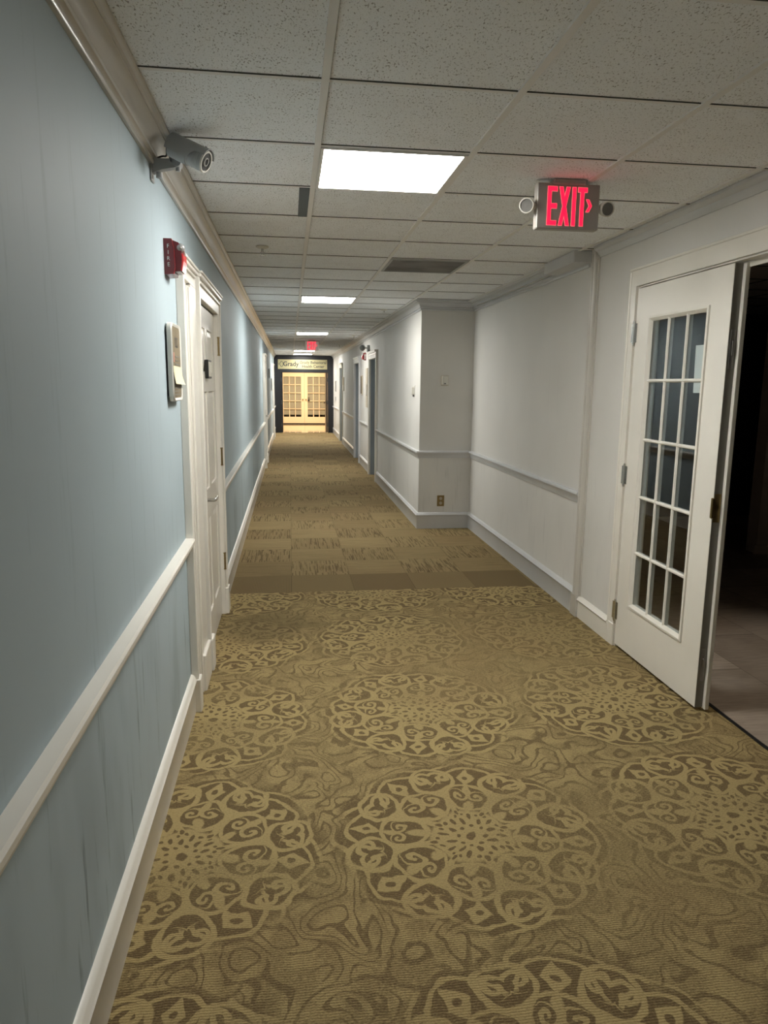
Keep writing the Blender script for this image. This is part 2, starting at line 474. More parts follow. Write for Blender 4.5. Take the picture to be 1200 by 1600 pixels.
    def build(s, name, mat=None, parent=None, smooth=False, origin=None, stuff=False):
        if parent is not None: org = Vector(parent['_w'])
        elif origin is not None: org = Vector(origin)
        else:
            lo = [min(v[i] for v in s.v) for i in range(3)]; hi = [max(v[i] for v in s.v) for i in range(3)]
            org = Vector(((lo[0]+hi[0])/2, (lo[1]+hi[1])/2, lo[2]))
        me = bpy.data.meshes.new(name)
        me.from_pydata([tuple(Vector(v)-org) for v in s.v], [], s.f)
        for m in (s.mats or [mat]): me.materials.append(m)
        if s.mats: me.polygons.foreach_set('material_index', s.mi)
        import bmesh
        bm = bmesh.new(); bm.from_mesh(me); bmesh.ops.recalc_face_normals(bm, faces=bm.faces); bm.to_mesh(me); bm.free()
        me.update()
        o = bpy.data.objects.new(name, me); COL.objects.link(o)
        if smooth:
            me.shade_smooth() if hasattr(me, 'shade_smooth') else None
            try: me.set_sharp_from_angle(angle=math.radians(38))
            except Exception: pass
        if parent is not None: o.parent = parent
        else: o.location = org
        o['_w'] = tuple(org)
        return o

def thing(name, loc, label, cat, group=None, kind=None):
    o = bpy.data.objects.new(name, None); COL.objects.link(o); o.location = loc; o['_w'] = tuple(loc)
    o.empty_display_size = .05
    tag(o, label, cat, group, kind); return o
def tag(o, label=None, cat=None, group=None, kind=None):
    if label: o['label'] = label
    if cat: o['category'] = cat
    if group: o['group'] = group
    if kind: o['kind'] = kind
    return o
def struct(mb, name, mat=None, label=None, cat=None, smooth=False):
    return tag(mb.build(name, mat, smooth=smooth), label, cat, None, 'structure')
NTRIM = [0]
def trim(mb, mat, label, smooth=True):
    NTRIM[0] += 1
    return struct(mb, 'trim_%d' % NTRIM[0], mat, label, 'trim', smooth)
NDOOR = [0]
def door(loc, label):
    NDOOR[0] += 1
    return thing('door_%d' % NDOOR[0], loc, label, 'door', None, 'structure')

# ================================================================== STRUCTURE
# floors
struct(MB().box(XL-.1, 2.145, YB, 5.515, -.05, 0), 'floor', M_CARPET, 'gold and brown carpet with scroll medallions in the near hallway', 'carpet')
struct(MB().box(XL-.1, 2.145, 5.515, YE+.02, -.05, 0), 'floor', M_TILES, 'brown quarter-turned carpet tiles running down the far hallway', 'carpet')
struct(MB().box(2.165, 8.3, YB, 8.6, -.05, 0), 'floor', M_PLANK, 'taupe plank floor of the dark room on the right', 'floor')
struct(MB().box(2.145, 2.165, YB, 4.13, -.05, .004), 'trim_20', M_BLACK, 'dark threshold strip between carpet and plank floor', 'threshold')
struct(MB().box(-2.5, 3.6, YE+.02, 29.5, -.05, 0), 'floor', M_LOBBY, 'polished cream tile floor of the bright lobby', 'floor')

# left wall with two door recesses that hold leaves
wl = MB()
LD = [(4.08, 5.03, 2.08), (14.05, 14.95, 2.05), (21.3, 22.2, 2.05)]       # openings y0, y1, top
ys = YB
for a, b, t in LD:
    wl.box(XL-.14, XL, ys, a, 0, H); wl.box(XL-.14, XL, a, b, t, H); ys = b
wl.box(XL-.14, XL, ys, YE, 0, H)
struct(wl, 'wall_left', M_BLUE, 'scuffed light blue left hallway wall', 'wall')
# right wall, far part, with three recessed doorways
RD = [(11.98, 12.93, 2.06), (14.92, 15.92, 2.06), (19.85, 20.75, 2.06)]
wf = MB(); ys = YJ
for a, b, t in RD:
    wf.box(XF, XF+.16, ys, a, 0, H); wf.box(XF, XF+.16, a, b, t, H); ys = b
wf.box(XF, XF+.16, ys, YE, 0, H)
struct(wf, 'wall_right', M_PALE, 'pale grey right wall of the far hallway', 'wall')
struct(MB().box(XF+.16, XN, YJ, YJ+.12, 0, H), 'wall_jog', M_PALE, 'short grey wall facing the camera where the hallway narrows', 'wall')
wn = MB(); DO = (1.9, 4.13, 2.21)
wn.box(XN, XN+.14, YB, DO[0], 0, H).box(XN, XN+.14, DO[0], DO[1], DO[2], H).box(XN, XN+.14, DO[1], YJ+.12, 0, H)
struct(wn, 'wall_right', M_PALE, 'pale right wall of the near hallway beside the glazed door', 'wall')
struct(MB().box(XL-.14, XN+.14, YB-.1, YB, 0, H), 'wall_back', M_PALE, 'pale wall behind the camera', 'wall')
# ceiling
struct(MB().box(XL-.14, XN+.14, YB-.1, YE, H+.006, H+.06), 'ceiling', M_CEIL, 'grey speckled drop ceiling tiles above the hallway', 'ceiling')
tb = MB(); gp = MB()
for k in range(-1, 4):
    x = GX + k*GW
    if x < XL or x > XN: continue
    y1 = YE if x < XF else YJ
    tb.box(x-.012, x+.012, YB, y1, H-.002, H+.006)
    gp.box(x+.012, x+.0138, YB, y1, H+.0045, H+.0062)
for k in range(-9, 37):
    y = GY + k*GD; x1 = XN if y < YJ else XF
    if y > YE: continue
    xs_ = [XL] + [GX + i*GW for i in range(0, 4)] + [x1]
    for a, b in zip(xs_[:-1], xs_[1:]):
        a2 = a+.012; b2 = min(b, x1)-.012
        if b2 <= a2: continue
        tb.box(a2, b2, y-.009, y+.009, H+.002, H+.006)
        gp.box(a2, b2, y-.0115, y-.009, H+.0025, H+.0062)
struct(tb, 'ceiling', M_TBAR, 'pale metal grid bars holding the ceiling tiles', 'ceiling grid')
struct(gp, 'ceiling', M_GAP, 'thin dark gaps beside the ceiling grid bars', 'ceiling gap')

# crown moulding
CROWN = [(0, H-.100), (.012, H-.100), (.016, H-.094), (.016, H-.088), (.010, H-.084), (.014, H-.078), (.024, H-.074), (.026, H-.066), (.020, H-.062),
         (.026, H-.058), (.032, H-.044), (.044, H-.030), (.060, H-.022), (.060, H-.016), (.068, H-.014), (.074, H-.006), (.080, H-.004), (.080, H+.004), (0, H+.004)]
trim(MB().sweep([(XL, YB), (XL, YE)], CROWN, -1), M_TRIM, 'glossy off-white crown moulding along the blue left wall')
trim(MB().sweep([(XF, YE), (XF, YJ), (XN, YJ), (XN, 4.85)], CROWN, -1), M_GTRIM, 'pale crown moulding wrapping the far right wall and jog')
CROWN2 = [(0, H-.062), (.008, H-.062), (.012, H-.052), (.02, H-.046), (.026, H-.030), (.04, H-.022), (.048, H-.012), (.048, H+.004), (0, H+.004)]
trim(MB().sweep([(XN, 4.70), (XN, YB)], CROWN2, -1), M_GTRIM, 'thin crown moulding above the glazed door')
# chair rail
RAIL = [(0, .812), (.012, .812), (.014, .822), (.018, .828), (.022, .850), (.032, .858), (.036, .868), (.045, .872), (.045, .886), (.038, .893), (0, .893)]
RAILN = [(d, z) for d, z in RAIL]
lsegs = [(YB, 3.452), (5.125, 13.94), (15.06, 21.19), (22.31, YE)]
for i, (a, b) in enumerate(lsegs):
    trim(MB().sweep([(XL, a), (XL, b)], RAIL, -1), M_TRIMW, ['off-white chair rail on the near blue wall', 'off-white chair rail past the panelled door on the blue wall', 'off-white chair rail between the two far left doors', 'off-white chair rail at the far end of the blue wall'][i])
rsegs = [[(XF, 11.87), (XF, YJ), (XN, YJ), (XN, 4.79)], [(XF, 14.81), (XF, 13.04)], [(XF, 19.74), (XF, 16.03)], [(XF, YE), (XF, 20.86)]]
for i, pth in enumerate(rsegs):
    trim(MB().sweep(pth, [(d*.72, z) for d, z in RAIL], -1), M_GTRIM, ['pale chair rail wrapping the jog on the right', 'pale chair rail between the first and second right doorways', 'pale chair rail between the second and third right doorways', 'pale chair rail at the far end of the right wall'][i])
# baseboards
BASE = [(0, 0), (.017, 0), (.017, .152), (.021, .158), (.026, .163), (.028, .172), (.022, .178), (.018, .190), (.012, .198), (0, .202)]
for i, (a, b) in enumerate([(YB, 3.452), (5.125, 13.94), (15.06, 21.19), (22.31, YE)]):
    struct(MB().sweep([(XL, a), (XL, b)], BASE, -1), 'baseboard_left', M_TRIMW, ['off-white baseboard on the near blue wall', 'off-white baseboard past the panelled left door', 'off-white baseboard between the far left doors', 'off-white baseboard at the far end on the left'][i], 'baseboard', True)
BASER = [(d, z*.93) for d, z in BASE]
for i, pth in enumerate(rsegs):
    struct(MB().sweep(pth, BASER, -1), 'baseboard_right', M_GTRIM, ['grey-white baseboard wrapping the jog on the right', 'baseboard between the first and second right doorways', 'baseboard between the second and third right doorways', 'baseboard at the far end on the right'][i], 'baseboard', True)
struct(MB().sweep([(XN, 4.70), (XN, 4.215)], [(d, z*.78) for d, z in BASE], -1), 'baseboard_right', M_TRIMW, 'short off-white baseboard between pilaster and glazed door', 'baseboard', True)

# pilaster between jog wall and glazed door
def half_round(yc, r, x, n=8): return [(x - r*1.7*math.sin(PI*i/n), yc - r*math.cos(PI*i/n)) for i in range(n+1)]
pp = [(XN, 4.69), (XN-.012, 4.69), (XN-.014, 4.698)] + half_round(4.716, .016, XN-.014, 12) + [(XN-.006, 4.735)] + half_round(4.744, .006, XN-.010, 6) + [(XN-.005, 4.753)] + half_round(4.761, .006, XN-.010, 6) + [(XN-.005, 4.770)] + half_round(4.780, .008, XN-.012, 6) + [(XN-.014, 4.79), (XN, 4.795)]
pil = MB().vsweep(pp, .16, H)
pil.box(XN-.034, XN, 4.695, 4.795, 0, .16, .003)
trim(pil, M_TRIM, 'glossy fluted vertical moulding strip left of the glazed door')

# boxed duct on crown
struct(MB().box(1.912, XN, 4.835, 5.42, 2.455, H+.003, .004), 'trim_21', M_GTRIM, 'boxed-in beam below the ceiling beside the pilaster', 'trim')
trim(MB().cyl((1.995, 5.42, 2.468), (1.995, 7.7, 2.468), .006).cyl((1.995, 5.40, 2.468), (1.995, 5.43, 2.468), .011), M_TRIM, 'thin painted conduit rod under the right crown moulding')

# ================================================================== CASINGS AND LEFT DOORS
def casing_left(parent, y0, y1, top, head_top, wside=.10, face=.045, plinth=True, mat=M_CREAM, near_only=False):
    """door surround standing proud of the left wall, faces +x"""
    X0, X1 = XL, XL+face
    m = MB()
    for (a, b, inner) in ((y0-wside, y0, 1), (y1, y1+wside, -1)):
        m.box(X0, X1-.008, a, b, 0, top+.0, .002)
        # raised back band on the outer edge and bead on the inner edge
        if inner == 1:
            m.box(X0, X1, a-.001, a+.022, 0, head_top-.03, .003); m.box(X0, X1-.002, a+.034, a+.046, 0, top, .003); m.box(X0, X1-.012, b-.0, b+.012, 0, top, .002)
        else:
            m.box(X0, X1, b-.022, b+.001, 0, head_top-.03, .003); m.box(X0, X1-.002, b-.046, b-.034, 0, top, .003); m.box(X0, X1-.012, a-.012, a, 0, top, .002)
    m.box(X0, X1-.008, y0-wside, y1+wside, top, head_top, .002)
    m.box(X0, X1+.004, y0-wside+.022, y1+wside-.022, top+.062, top+.075, .003)
    m.box(X0, X1+.010, y0-wside-.002, y1+wside+.002, head_top-.030, head_top-.012, .003)
    m.box(X0, X1+.018, y0-wside-.004, y1+wside+.004, head_top-.012, head_top, .003)
    m.build('door_casing', mat, parent)
    if plinth:
        for a, b in ((y0-wside-.004, y0+.004), (y1-.004, y1+wside+.004)):
            MB().box(X0, X1+.010, a, b, 0, .19, .004).build('plinth_block', mat, parent)

def panel_leaf(parent, y0, y1, z0, z1, xf, thick, mat, sgn=1):
    """six-panel leaf lying in a y-z plane whose face looks towards sgn*x at xf"""
    m = MB(); xb = xf - sgn*thick; st = .115; W = y1-y0; mid = (y0+y1)/2; hh = z1-z0
    rec = xf - sgn*.012
    m.box(xb, rec, y0, y1, z0, z1)
    rows = [(z0, z0+.22*hh/2.05), (z0+.80*hh/2.05, z0+.98*hh/2.05), (z0+1.56*hh/2.05, z0+1.68*hh/2.05), (z1-.12, z1)]
    m.box(rec, xf, y0, y0+st, z0, z1); m.box(rec, xf, y1-st, y1, z0, z1); m.box(rec, xf, mid-.055, mid+.055, z0, z1)
    for a, b in rows: m.box(rec, xf, y0+st, mid-.055, a, b); m.box(rec, xf, mid+.055, y1-st, a, b)
    for (a, b) in zip(rows[:-1], rows[1:]):
        for c, d in ((y0+st, mid-.055), (mid+.055, y1-st)):
            za, zb = a[1], b[0]; i = .035
            pts_o = [(c, za), (d, za), (d, zb), (c, zb)]; pts_i = [(c+i, za+i), (d-i, za+i), (d-i, zb-i), (c+i, zb-i)]
            n = len(m.v); m.v += [(rec, *p) for p in pts_o] + [(xf-sgn*.003, *p) for p in pts_i]
            for k in range(4): m.face([n+k, n+(k+1) % 4, n+4+(k+1) % 4, n+4+k])
            m.face([n+4, n+5, n+6, n+7])
    return m.build('door_leaf', mat, parent)

def hinge_set(parent, x, y, zs, mat, r=.007, L=.10, leafw=.022, dirx=1):
    for z in zs:
        m = MB().cyl((x, y, z-L/2), (x, y, z+L/2), r, seg=12)
        m.box(x-dirx*.008, x-dirx*.002, y-.003, y+leafw, z-L/2, z+L/2)
        for q in (-.5, .5): m.cyl((x, y, z+q*L-.004), (x, y, z+q*L+.004), r*1.25, seg=12)
        for q in (-.165, .165): m.cyl((x, y, z+q*L-.0012), (x, y, z+q*L+.0012), r*1.12, seg=12)
        m.build('hinge', mat, parent, True)

# blind cased recess directly before the panelled door
d0 = door((XL, 3.70, 0), 'narrow cream cased recess with cornice head, left of the panelled door')
m = MB(); X0 = XL; F = XL+.037; y0, y1 = 3.452, 3.945; ht = 2.200
m.box(X0, F, y0-.001, y0+.020, 0, ht-.034, .003).box(X0, F-.008, y0+.02, y0+.075, 0, 2.105, .002).box(X0, F-.002, y0+.034, y0+.046, 0, ht-.06, .003)
m.box(X0, F-.008, y0+.285, y1, 0, 2.105, .002)
m.box(X0, F-.008, y0, y1, 2.105, ht-.001, .002)
m.box(X0, F+.003, y0+.02, y1-.06, 2.150, 2.162, .003).box(X0, F+.010, y0-.002, y1-.02, ht-.032, ht-.014, .003).box(X0, F+.018, y0-.004, y1-.01, ht-.014, ht, .003)
m.build('door_casing', M_CREAM, d0)
m = MB().box(X0, X0+.004, y0+.075, y0+.285, 0, 2.105)
for a, b, t in ((.075, .095, .024), (.100, .108, .030), (.215, .225, .022), (.232, .250, .030), (.262, .285, .026)):
    m.box(X0, X0+t, y0+a, y0+b, 0, 2.105-(t*.6), .003)
m.build('recess_moulding', M_CREAM, d0)
MB().box(X0, F+.010, y0-.006, y0+.070, 0, .175, .004).build('plinth_block', M_CREAM, d0)
MB().box(X0, F+.008, y0+.25, y1+.002, 0, .20, .004).build('plinth_block', M_CREAM, d0)

d1 = door((XL, 4.55, 0), 'cream six-panel door with lever handle in the blue wall')
casing_left(d1, 4.08, 5.03, 2.08, 2.205)
leaf1 = panel_leaf(d1, 4.092, 5.018, .012, 2.068, XL+.006, .045, M_CREAM)
hinge_set(leaf1, XL+.034, 5.024, (1.87, 1.13, .39), M_BRASS, r=.008, L=.115, leafw=.03)
lv = MB(); lz = .965; ly = 4.165
lv.cyl((XL+.006, ly, lz), (XL+.016, ly, lz), .027, seg=24).cyl((XL+.016, ly, lz), (XL+.070, ly, lz), .0115, seg=16)
lv.tube([(XL+.066, ly-.006, lz), (XL+.071, ly+.02, lz), (XL+.071, ly+.06, lz), (XL+.069, ly+.115, lz-.001)], .0095, 12)
tag(lv.build('lever_handle', M_CHROME, leaf1, True), 'chrome lever handle')
MB().box(XL-.14, XL-.13, 4.0, 5.1, 0, 2.1).build('backing_panel', M_BLACK, d1)

# box sign on that door
bs = thing('door_sign', (XL+.012, 4.54, 1.62), 'small black framed sign box on the cream six-panel door', 'sign')
MB().box(XL+.0065, XL+.028, 4.43, 4.60, 1.655, 1.765, .003).build('sign_frame', M_BLACK, bs)
MB().box(XL+.028, XL+.030, 4.445, 4.588, 1.667, 1.753).build('sign_insert', M_PAPER, bs)

# two far left doors
for i, (a, b, t) in enumerate(LD[1:]):
    dd = door((XL, (a+b)/2, 0), ['white cased door far down the blue wall with dark hinges', 'last white cased door on the blue wall before the black frame'][i])
    casing_left(dd, a, b, t, t+.13, .10, .045, True, M_TRIMW)
    lf_ = panel_leaf(dd, a+.01, b-.01, .012, t-.01, XL+.004, .045, M_TRIMW)
    hinge_set(lf_, XL+.036, a+.01, (1.80, 1.05, .3), M_BLACK, .009, .13)
    kn = MB().cyl((XL+.004, b-.07, .97), (XL+.05, b-.07, .97), .011).tube([(XL+.05, b-.07, .97), (XL+.052, b-.18, .97)], .009)
    kn.build('lever_handle', M_CHROME, lf_, True)

# ================================================================== RIGHT FAR DOORWAYS
for i, (a, b, t) in enumerate(RD):
    dd = door((XF, (a+b)/2, 0), ['nearest recessed blue-grey doorway on the right wall, beside the jog', 'second recessed doorway on the right wall, past the fire strobe', 'farthest recessed doorway on the right wall'][i])
    m = MB(); F = XF-.04; wv_ = .105
    for c, e in ((a-wv_, a), (b, b+wv_)):
        m.box(F+.006, XF, c, e, 0, t, .002)
    m.box(F, XF, a-wv_-.001, a-wv_+.02, 0, t+.095, .002).box(F, XF, b+wv_-.02, b+wv_+.001, 0, t+.095, .002)
    m.box(F+.006, XF, a-wv_, b+wv_, t, t+.13, .002)
    m.box(F-.004, XF, a-wv_+.02, b+wv_-.02, t+.055, t+.067, .002)
    m.box(F-.012, XF, a-wv_-.006, b+wv_+.006, t+.095, t+.112, .002).box(F-.022, XF, a-wv_-.012, b+wv_+.012, t+.112, t+.128, .002)
    m.build('door_casing', M_TRIMW if i != 1 else M_GTRIM, dd)
    jb = MB().box(XF, XF+.155, b-.012, b, 0, t).box(XF, XF+.155, a, a+.012, 0, t).box(XF, XF+.155, a, b, t-.012, t)
    jb.box(XF+.085, XF+.10, b-.03, b-.012, 0, t-.012).build('door_jamb', M_GDOOR, dd)
    lf_ = panel_leaf(dd, a+.014, b-.014, .01, t-.014, XF+.105, .045, M_GDOOR, -1)
    MB().cyl((XF+.10, a+.08, .97), (XF+.055, a+.08, .97), .01).ball((XF+.045, a+.08, .97), .026, (1, 0, 0)).build('door_knob', M_BRASS, lf_, True)

# ================================================================== GLAZED DOOR (near right)
fd = door((XN, 4.12, 0), 'white fifteen-pane glazed door standing shut in the right wall')
cs = MB()
cs.box(XN-.016, XN, 4.13, 4.205, 0, 2.213).box(XN-.016, XN, 1.82, 4.205, 2.213, 2.305).box(XN-.016, XN, 1.82, 1.90, 0, 2.213)
cs.box(XN-.022, XN, 4.196, 4.212, 0, 2.303, .003).box(XN-.022, XN, 1.81, 4.212, 2.303, 2.318, .003)
cs.build('door_casing', M_TRIMW, fd)
MB().box(XN-.019, XN, 4.128, 4.216, 0, .145, .003).build('plinth_block', M_TRIMW, fd)
jm = MB().box(XN-.001, XN+.141, 4.118, 4.13, 0, 2.21).box(XN-.001, XN+.141, 1.9, 1.912, 0, 2.21).box(XN-.001, XN+.141, 1.912, 4.118, 2.204, 2.21)
jm.box(XN+.05, XN+.066, 4.10, 4.118, 0, 2.2).box(XN+.05, XN+.062, 1.912, 4.118, 2.178, 2.204)
jm.build('door_jamb', M_TRIMW, fd)
Y0, Y1, Z0, Z1 = 3.185, 4.112, .022, 2.196
g0, g1, h0, h1 = 3.375, 3.935, .330, 2.005
xf, xb = 2.031, 2.075
lf = MB().mat(M_TRIMW)
def framed(mb, x0, x1, y0, y1, z0, z1, a0, a1, b0, b1):
    mb.box(x0, x1, y0, a0, z0, z1); mb.box(x0, x1, a1, y1, z0, z1); mb.box(x0, x1, a0, a1, z0, b0); mb.box(x0, x1, a0, a1, b1, z1)
framed(lf, xf, xb, Y0, Y1, Z0, Z1, g0, g1, h0, h1)
fl = lf.build('door_leaf', None, fd)
bd = MB()
def bead(mb, y0, y1, z0, z1, wdt, xo, xi):
    # sloped glazing bead frame on the corridor face
    o = [(y0-wdt, z0-wdt), (y1+wdt, z0-wdt), (y1+wdt, z1+wdt), (y0-wdt, z1+wdt)]; i_ = [(y0, z0), (y1, z0), (y1, z1), (y0, z1)]
    mid = [(y0-wdt*.55, z0-wdt*.55), (y1+wdt*.55, z0-wdt*.55), (y1+wdt*.55, z1+wdt*.55), (y0-wdt*.55, z1+wdt*.55)]
    n = len(mb.v)
    mb.v += [(xf, *p) for p in o] + [(xo, *p) for p in o] + [(xo-.002, *p) for p in mid] + [(xi, *p) for p in i_]
    for l in range(3):
        for k in range(4): mb.face([n+l*4+k, n+l*4+(k+1) % 4, n+(l+1)*4+(k+1) % 4, n+(l+1)*4+k])
bead(bd, g0+.006, g1-.006, h0+.006, h1-.006, .028, xf-.009, xf+.010)
bd.build('glazing_bead', M_TRIMW, fl)
mu = MB()
for y in (g0+(g1-g0)/3, g0+2*(g1-g0)/3):
    mu.prism([(xf+.010, y-.010, h0), (xf+.001, y-.0035, h0), (xf+.001, y+.0035, h0), (xf+.010, y+.010, h0)], (0, 0, h1-h0))
    mu.box(xf+.0135, xf+.032, y-.008, y+.008, h0, h1)
for z in (.652, .990, 1.328, 1.667):
    mu.prism([(xf+.010, g0, z-.010), (xf-.000, g0, z-.0035), (xf-.000, g0, z+.0035), (xf+.010, g0, z+.010)], (0, g1-g0, 0))
    mu.box(xf+.0135, xf+.032, g0, g1, z-.008, z+.008)
mu.build('muntin_grid', M_TRIMW, fl)
MB().box(xf+.0102, xf+.0132, g0, g1, h0, h1).build('glass_panes', M_GLASS, fl)
tag(MB().box(xf+.002, xb, Y0-.0015, Y0+.001, Z0, Z1).build('edge_strip', M_EDGE, fl), 'darker grey leading edge')
MB().box(xb-.002, xb+.022, Y0-.022, Y0+.028, Z0-.008, Z1, .003).build('astragal', M_TRIMW, fl)
for z in (1.945, 1.10, .238):
    m = MB().cyl((xf-.008, 4.121, z-.062), (xf-.008, 4.121, z+.062), .0085, seg=14)
    m.box(xf-.003, xf+.001, 4.095, 4.121, z-.055, z+.055).box(XN-.019, XN-.015, 4.124, 4.150, z-.055, z+.055)
    for q in (-.065, .065): m.cyl((xf-.008, 4.121, z+q-.006), (xf-.008, 4.121, z+q+.006), .0055, seg=12)
    for q in (-.038, -.013, .013, .038): m.cyl((xf-.008, 4.121, z+q-.0012), (xf-.008, 4.121, z+q+.0012), .0095, seg=14)
    tag(m.build('hinge', M_CHROME, fl, True), 'chrome hinge')
m = MB().box(xf+.004, xb-.006, Y0-.004, Y0+.001, .985, 1.125, .001).box(xf-.010, xf+.006, Y0-.008, Y0+.006, 1.005, 1.105, .003)
m.cyl((xf+.026, Y0-.007, 1.055), (xf+.026, Y0, 1.055), .010)
tag(m.build('strike_plate', M_BRASS, fl), 'brass strike plate')
for z0, z1 in ((1.72, 1.90), (.165, .335)):
    m = MB().box(xf+.010, xf+.034, Y0-.004, Y0, z0, z1, .001).box(xf+.018, xf+.026, Y0-.010, Y0-.003, z0+.06, z1-.05, .002)
    tag(m.build('flush_bolt', M_STEEL, fl), 'steel flush bolt')
# notice taped behind the glass
nt = MB().prism([(xf+.0140, 3.385, 1.605), (xf+.0140, 3.468, 1.605), (xf+.0140, 3.472, 1.70), (xf+.0140, 3.478, 1.842), (xf+.0140, 3.385, 1.842)], (.0008, 0, 0))
nt.build('paper_notice', M_PAPER)
no = bpy.data.objects['paper_notice']; tag(no, 'white paper notice taped inside the top right panes of the glazed door', 'paper')
pc = []
for i in range(40):
    t = i/39; pc.append((xf+.019 - .003*math.sin(9*t), 3.455 + .022*math.cos(1+9*t)*(1-.6*t), 1.872 + .020*math.sin(1+9*t)))
tp = MB().tube(pc, .0022, 6)
tag(tp.build('tape_strip', M_CLEAR, None, True), 'curl of clear tape above the paper notice on the glazed door', 'tape')

# dark room beyond
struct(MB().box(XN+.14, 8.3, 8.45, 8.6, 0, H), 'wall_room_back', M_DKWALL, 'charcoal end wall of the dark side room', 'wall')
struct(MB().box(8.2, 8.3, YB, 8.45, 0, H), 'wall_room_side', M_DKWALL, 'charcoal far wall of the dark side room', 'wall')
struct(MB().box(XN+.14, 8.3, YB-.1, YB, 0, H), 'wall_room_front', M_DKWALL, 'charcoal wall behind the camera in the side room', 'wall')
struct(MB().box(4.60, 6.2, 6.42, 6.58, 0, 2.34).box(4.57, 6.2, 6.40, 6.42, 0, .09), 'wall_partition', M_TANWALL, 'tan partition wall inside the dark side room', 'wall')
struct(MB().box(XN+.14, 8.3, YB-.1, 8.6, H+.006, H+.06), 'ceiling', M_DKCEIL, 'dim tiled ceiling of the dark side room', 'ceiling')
m = MB()
for k in range(1, 10): m.box(XN+.14+k*.61-.006, XN+.14+k*.61+.006, YB, 8.45, H, H+.008)
for k in range(-4, 14): m.box(XN+.14, 8.2, k*.61+.3-.006, k*.61+.3+.006, H, H+.008)
struct(m, 'ceiling', M_GAP, 'dark grid lines on the side room ceiling', 'ceiling grid')

rl = thing('added_downlight', (3.05, 3.9, H-.01), 'added unseen ceiling lamp lighting the dark side room floor', 'lamp')  # unseen lamp added to brighten the side room floor
MB().cyl((3.05, 3.9, H-.012), (3.05, 3.9, H+.004), .075, seg=28).build('trim_ring', M_WHITEP, rl)
MB().cyl((3.05, 3.9, H-.014), (3.05, 3.9, H-.012), .055, seg=28).build('lamp_face', plain('added_lamp_face', (.9, .8, .6), .5, emit=(1, .82, .6), es=1.5), rl)
sd = bpy.data.lights.new('added_beam', 'SPOT'); sd.energy = 48; sd.spot_size = math.radians(68); sd.spot_blend = .9; sd.shadow_soft_size = .05; sd.color = (1, .86, .68)  # added beam that lifts the side room floor
so = bpy.data.objects.new('added_beam', sd); COL.objects.link(so); so.location = (3.05, 3.9, H-.03); so.rotation_euler = (math.radians(-6), math.radians(12), 0)
tag(so, 'faint warm beam added in the dark side room', 'light')

# ================================================================== END OF HALL
ef = MB()
ef.box(XL, -.295, YE, YE+.14, 0, H).box(1.27, XF+.05, YE, YE+.14, 0, H).box(-.295, 1.27, YE, YE+.14, 2.005, H)
ef.box(-.315, -.275, YE-.015, YE+.02, 0, 1.985).box(1.25, 1.29, YE-.015, YE+.02, 0, 1.985).box(-.315, 1.29, YE-.015, YE+.02, 1.985, 2.025)
struct(ef, 'wall_end', M_DARKFRAME, 'black painted end wall and door frame closing the hallway', 'wall')
# two dark leaves folded back inside the lobby
for s_, xx in ((1, -.255), (-1, 1.23)):
    dl = door((xx, YE+.16, 0), ['black door leaf folded back at the left of the end opening', 'black door leaf folded back at the right of the end opening'][0 if s_ == 1 else 1])
    MB().box(xx-.022, xx+.022, YE+.15, YE+1.02, .01, 1.98, .003).build('door_leaf', M_DARKFRAME, dl)
    hy = YE+.93
    if s_ == 1: MB().cyl((xx+.022, hy, 1.0), (xx+.075, hy, 1.0), .011).tube([(xx+.075, hy, 1.0), (xx+.078, hy-.12, 1.0)], .010).build('lever_handle', M_STEEL, dl, True)
    else: MB().cyl((xx-.022, hy-.1, 1.0), (xx-.07, hy-.1, 1.0), .011).box(xx-.085, xx-.065, YE+.3, YE+.9, .96, 1.03, .004).build('push_bar', M_BLACK, dl, True)
    for z in (1.75, 1.0, .25): MB().cyl((xx - s_*.026, YE+.148, z-.06), (xx - s_*.026, YE+.148, z+.06), .01).build('hinge', M_STEEL, dl, True)
# header sign
es = thing('header_sign', (.44, YE-.012, 2.075), 'long gold sign panel with dark lettering on the black header', 'sign')
MB().box(-.375, 1.235, YE-.020, YE-.001, 2.085, 2.395, .003).build('sign_panel', M_GOLD, es)
Yf = YE-.022
xd, zd = (1, 0, 0), (0, 0, 1)
m = MB().text('Grady', .205, (.045, Yf, 2.245), xd, zd, .002, .004)
m.build('lettering', M_INK, es)
MB().text('Grady Behavioral', .125, (.775, Yf, 2.300), xd, zd, .002, .002).text('Health Center', .125, (.775, Yf, 2.172), xd, zd, .002, .002).build('lettering', M_INK, es)
m = MB(); cx_, cz_ = -.255, 2.245
for k in range(4):
    a = k*PI/2
    def q(px, pz): return (cx_ + px*math.cos(a) - pz*math.sin(a), Yf-.001, cz_ + px*math.sin(a) + pz*math.cos(a))
    out = [q(-.034, .028), q(-.034, .078), q(-.018, .092), q(.018, .092), q(.034, .078), q(.034, .028)]
    inn = [q(-.020, .030), q(-.020, .070), q(-.010, .078), q(.010, .078), q(.020, .070), q(.020, .030)]
    n = len(m.v); m.v += out + inn
    for j in range(5): m.face([n+j, n+j+1, n+6+j+1, n+6+j])
m.build('logo_mark', M_INK, es)

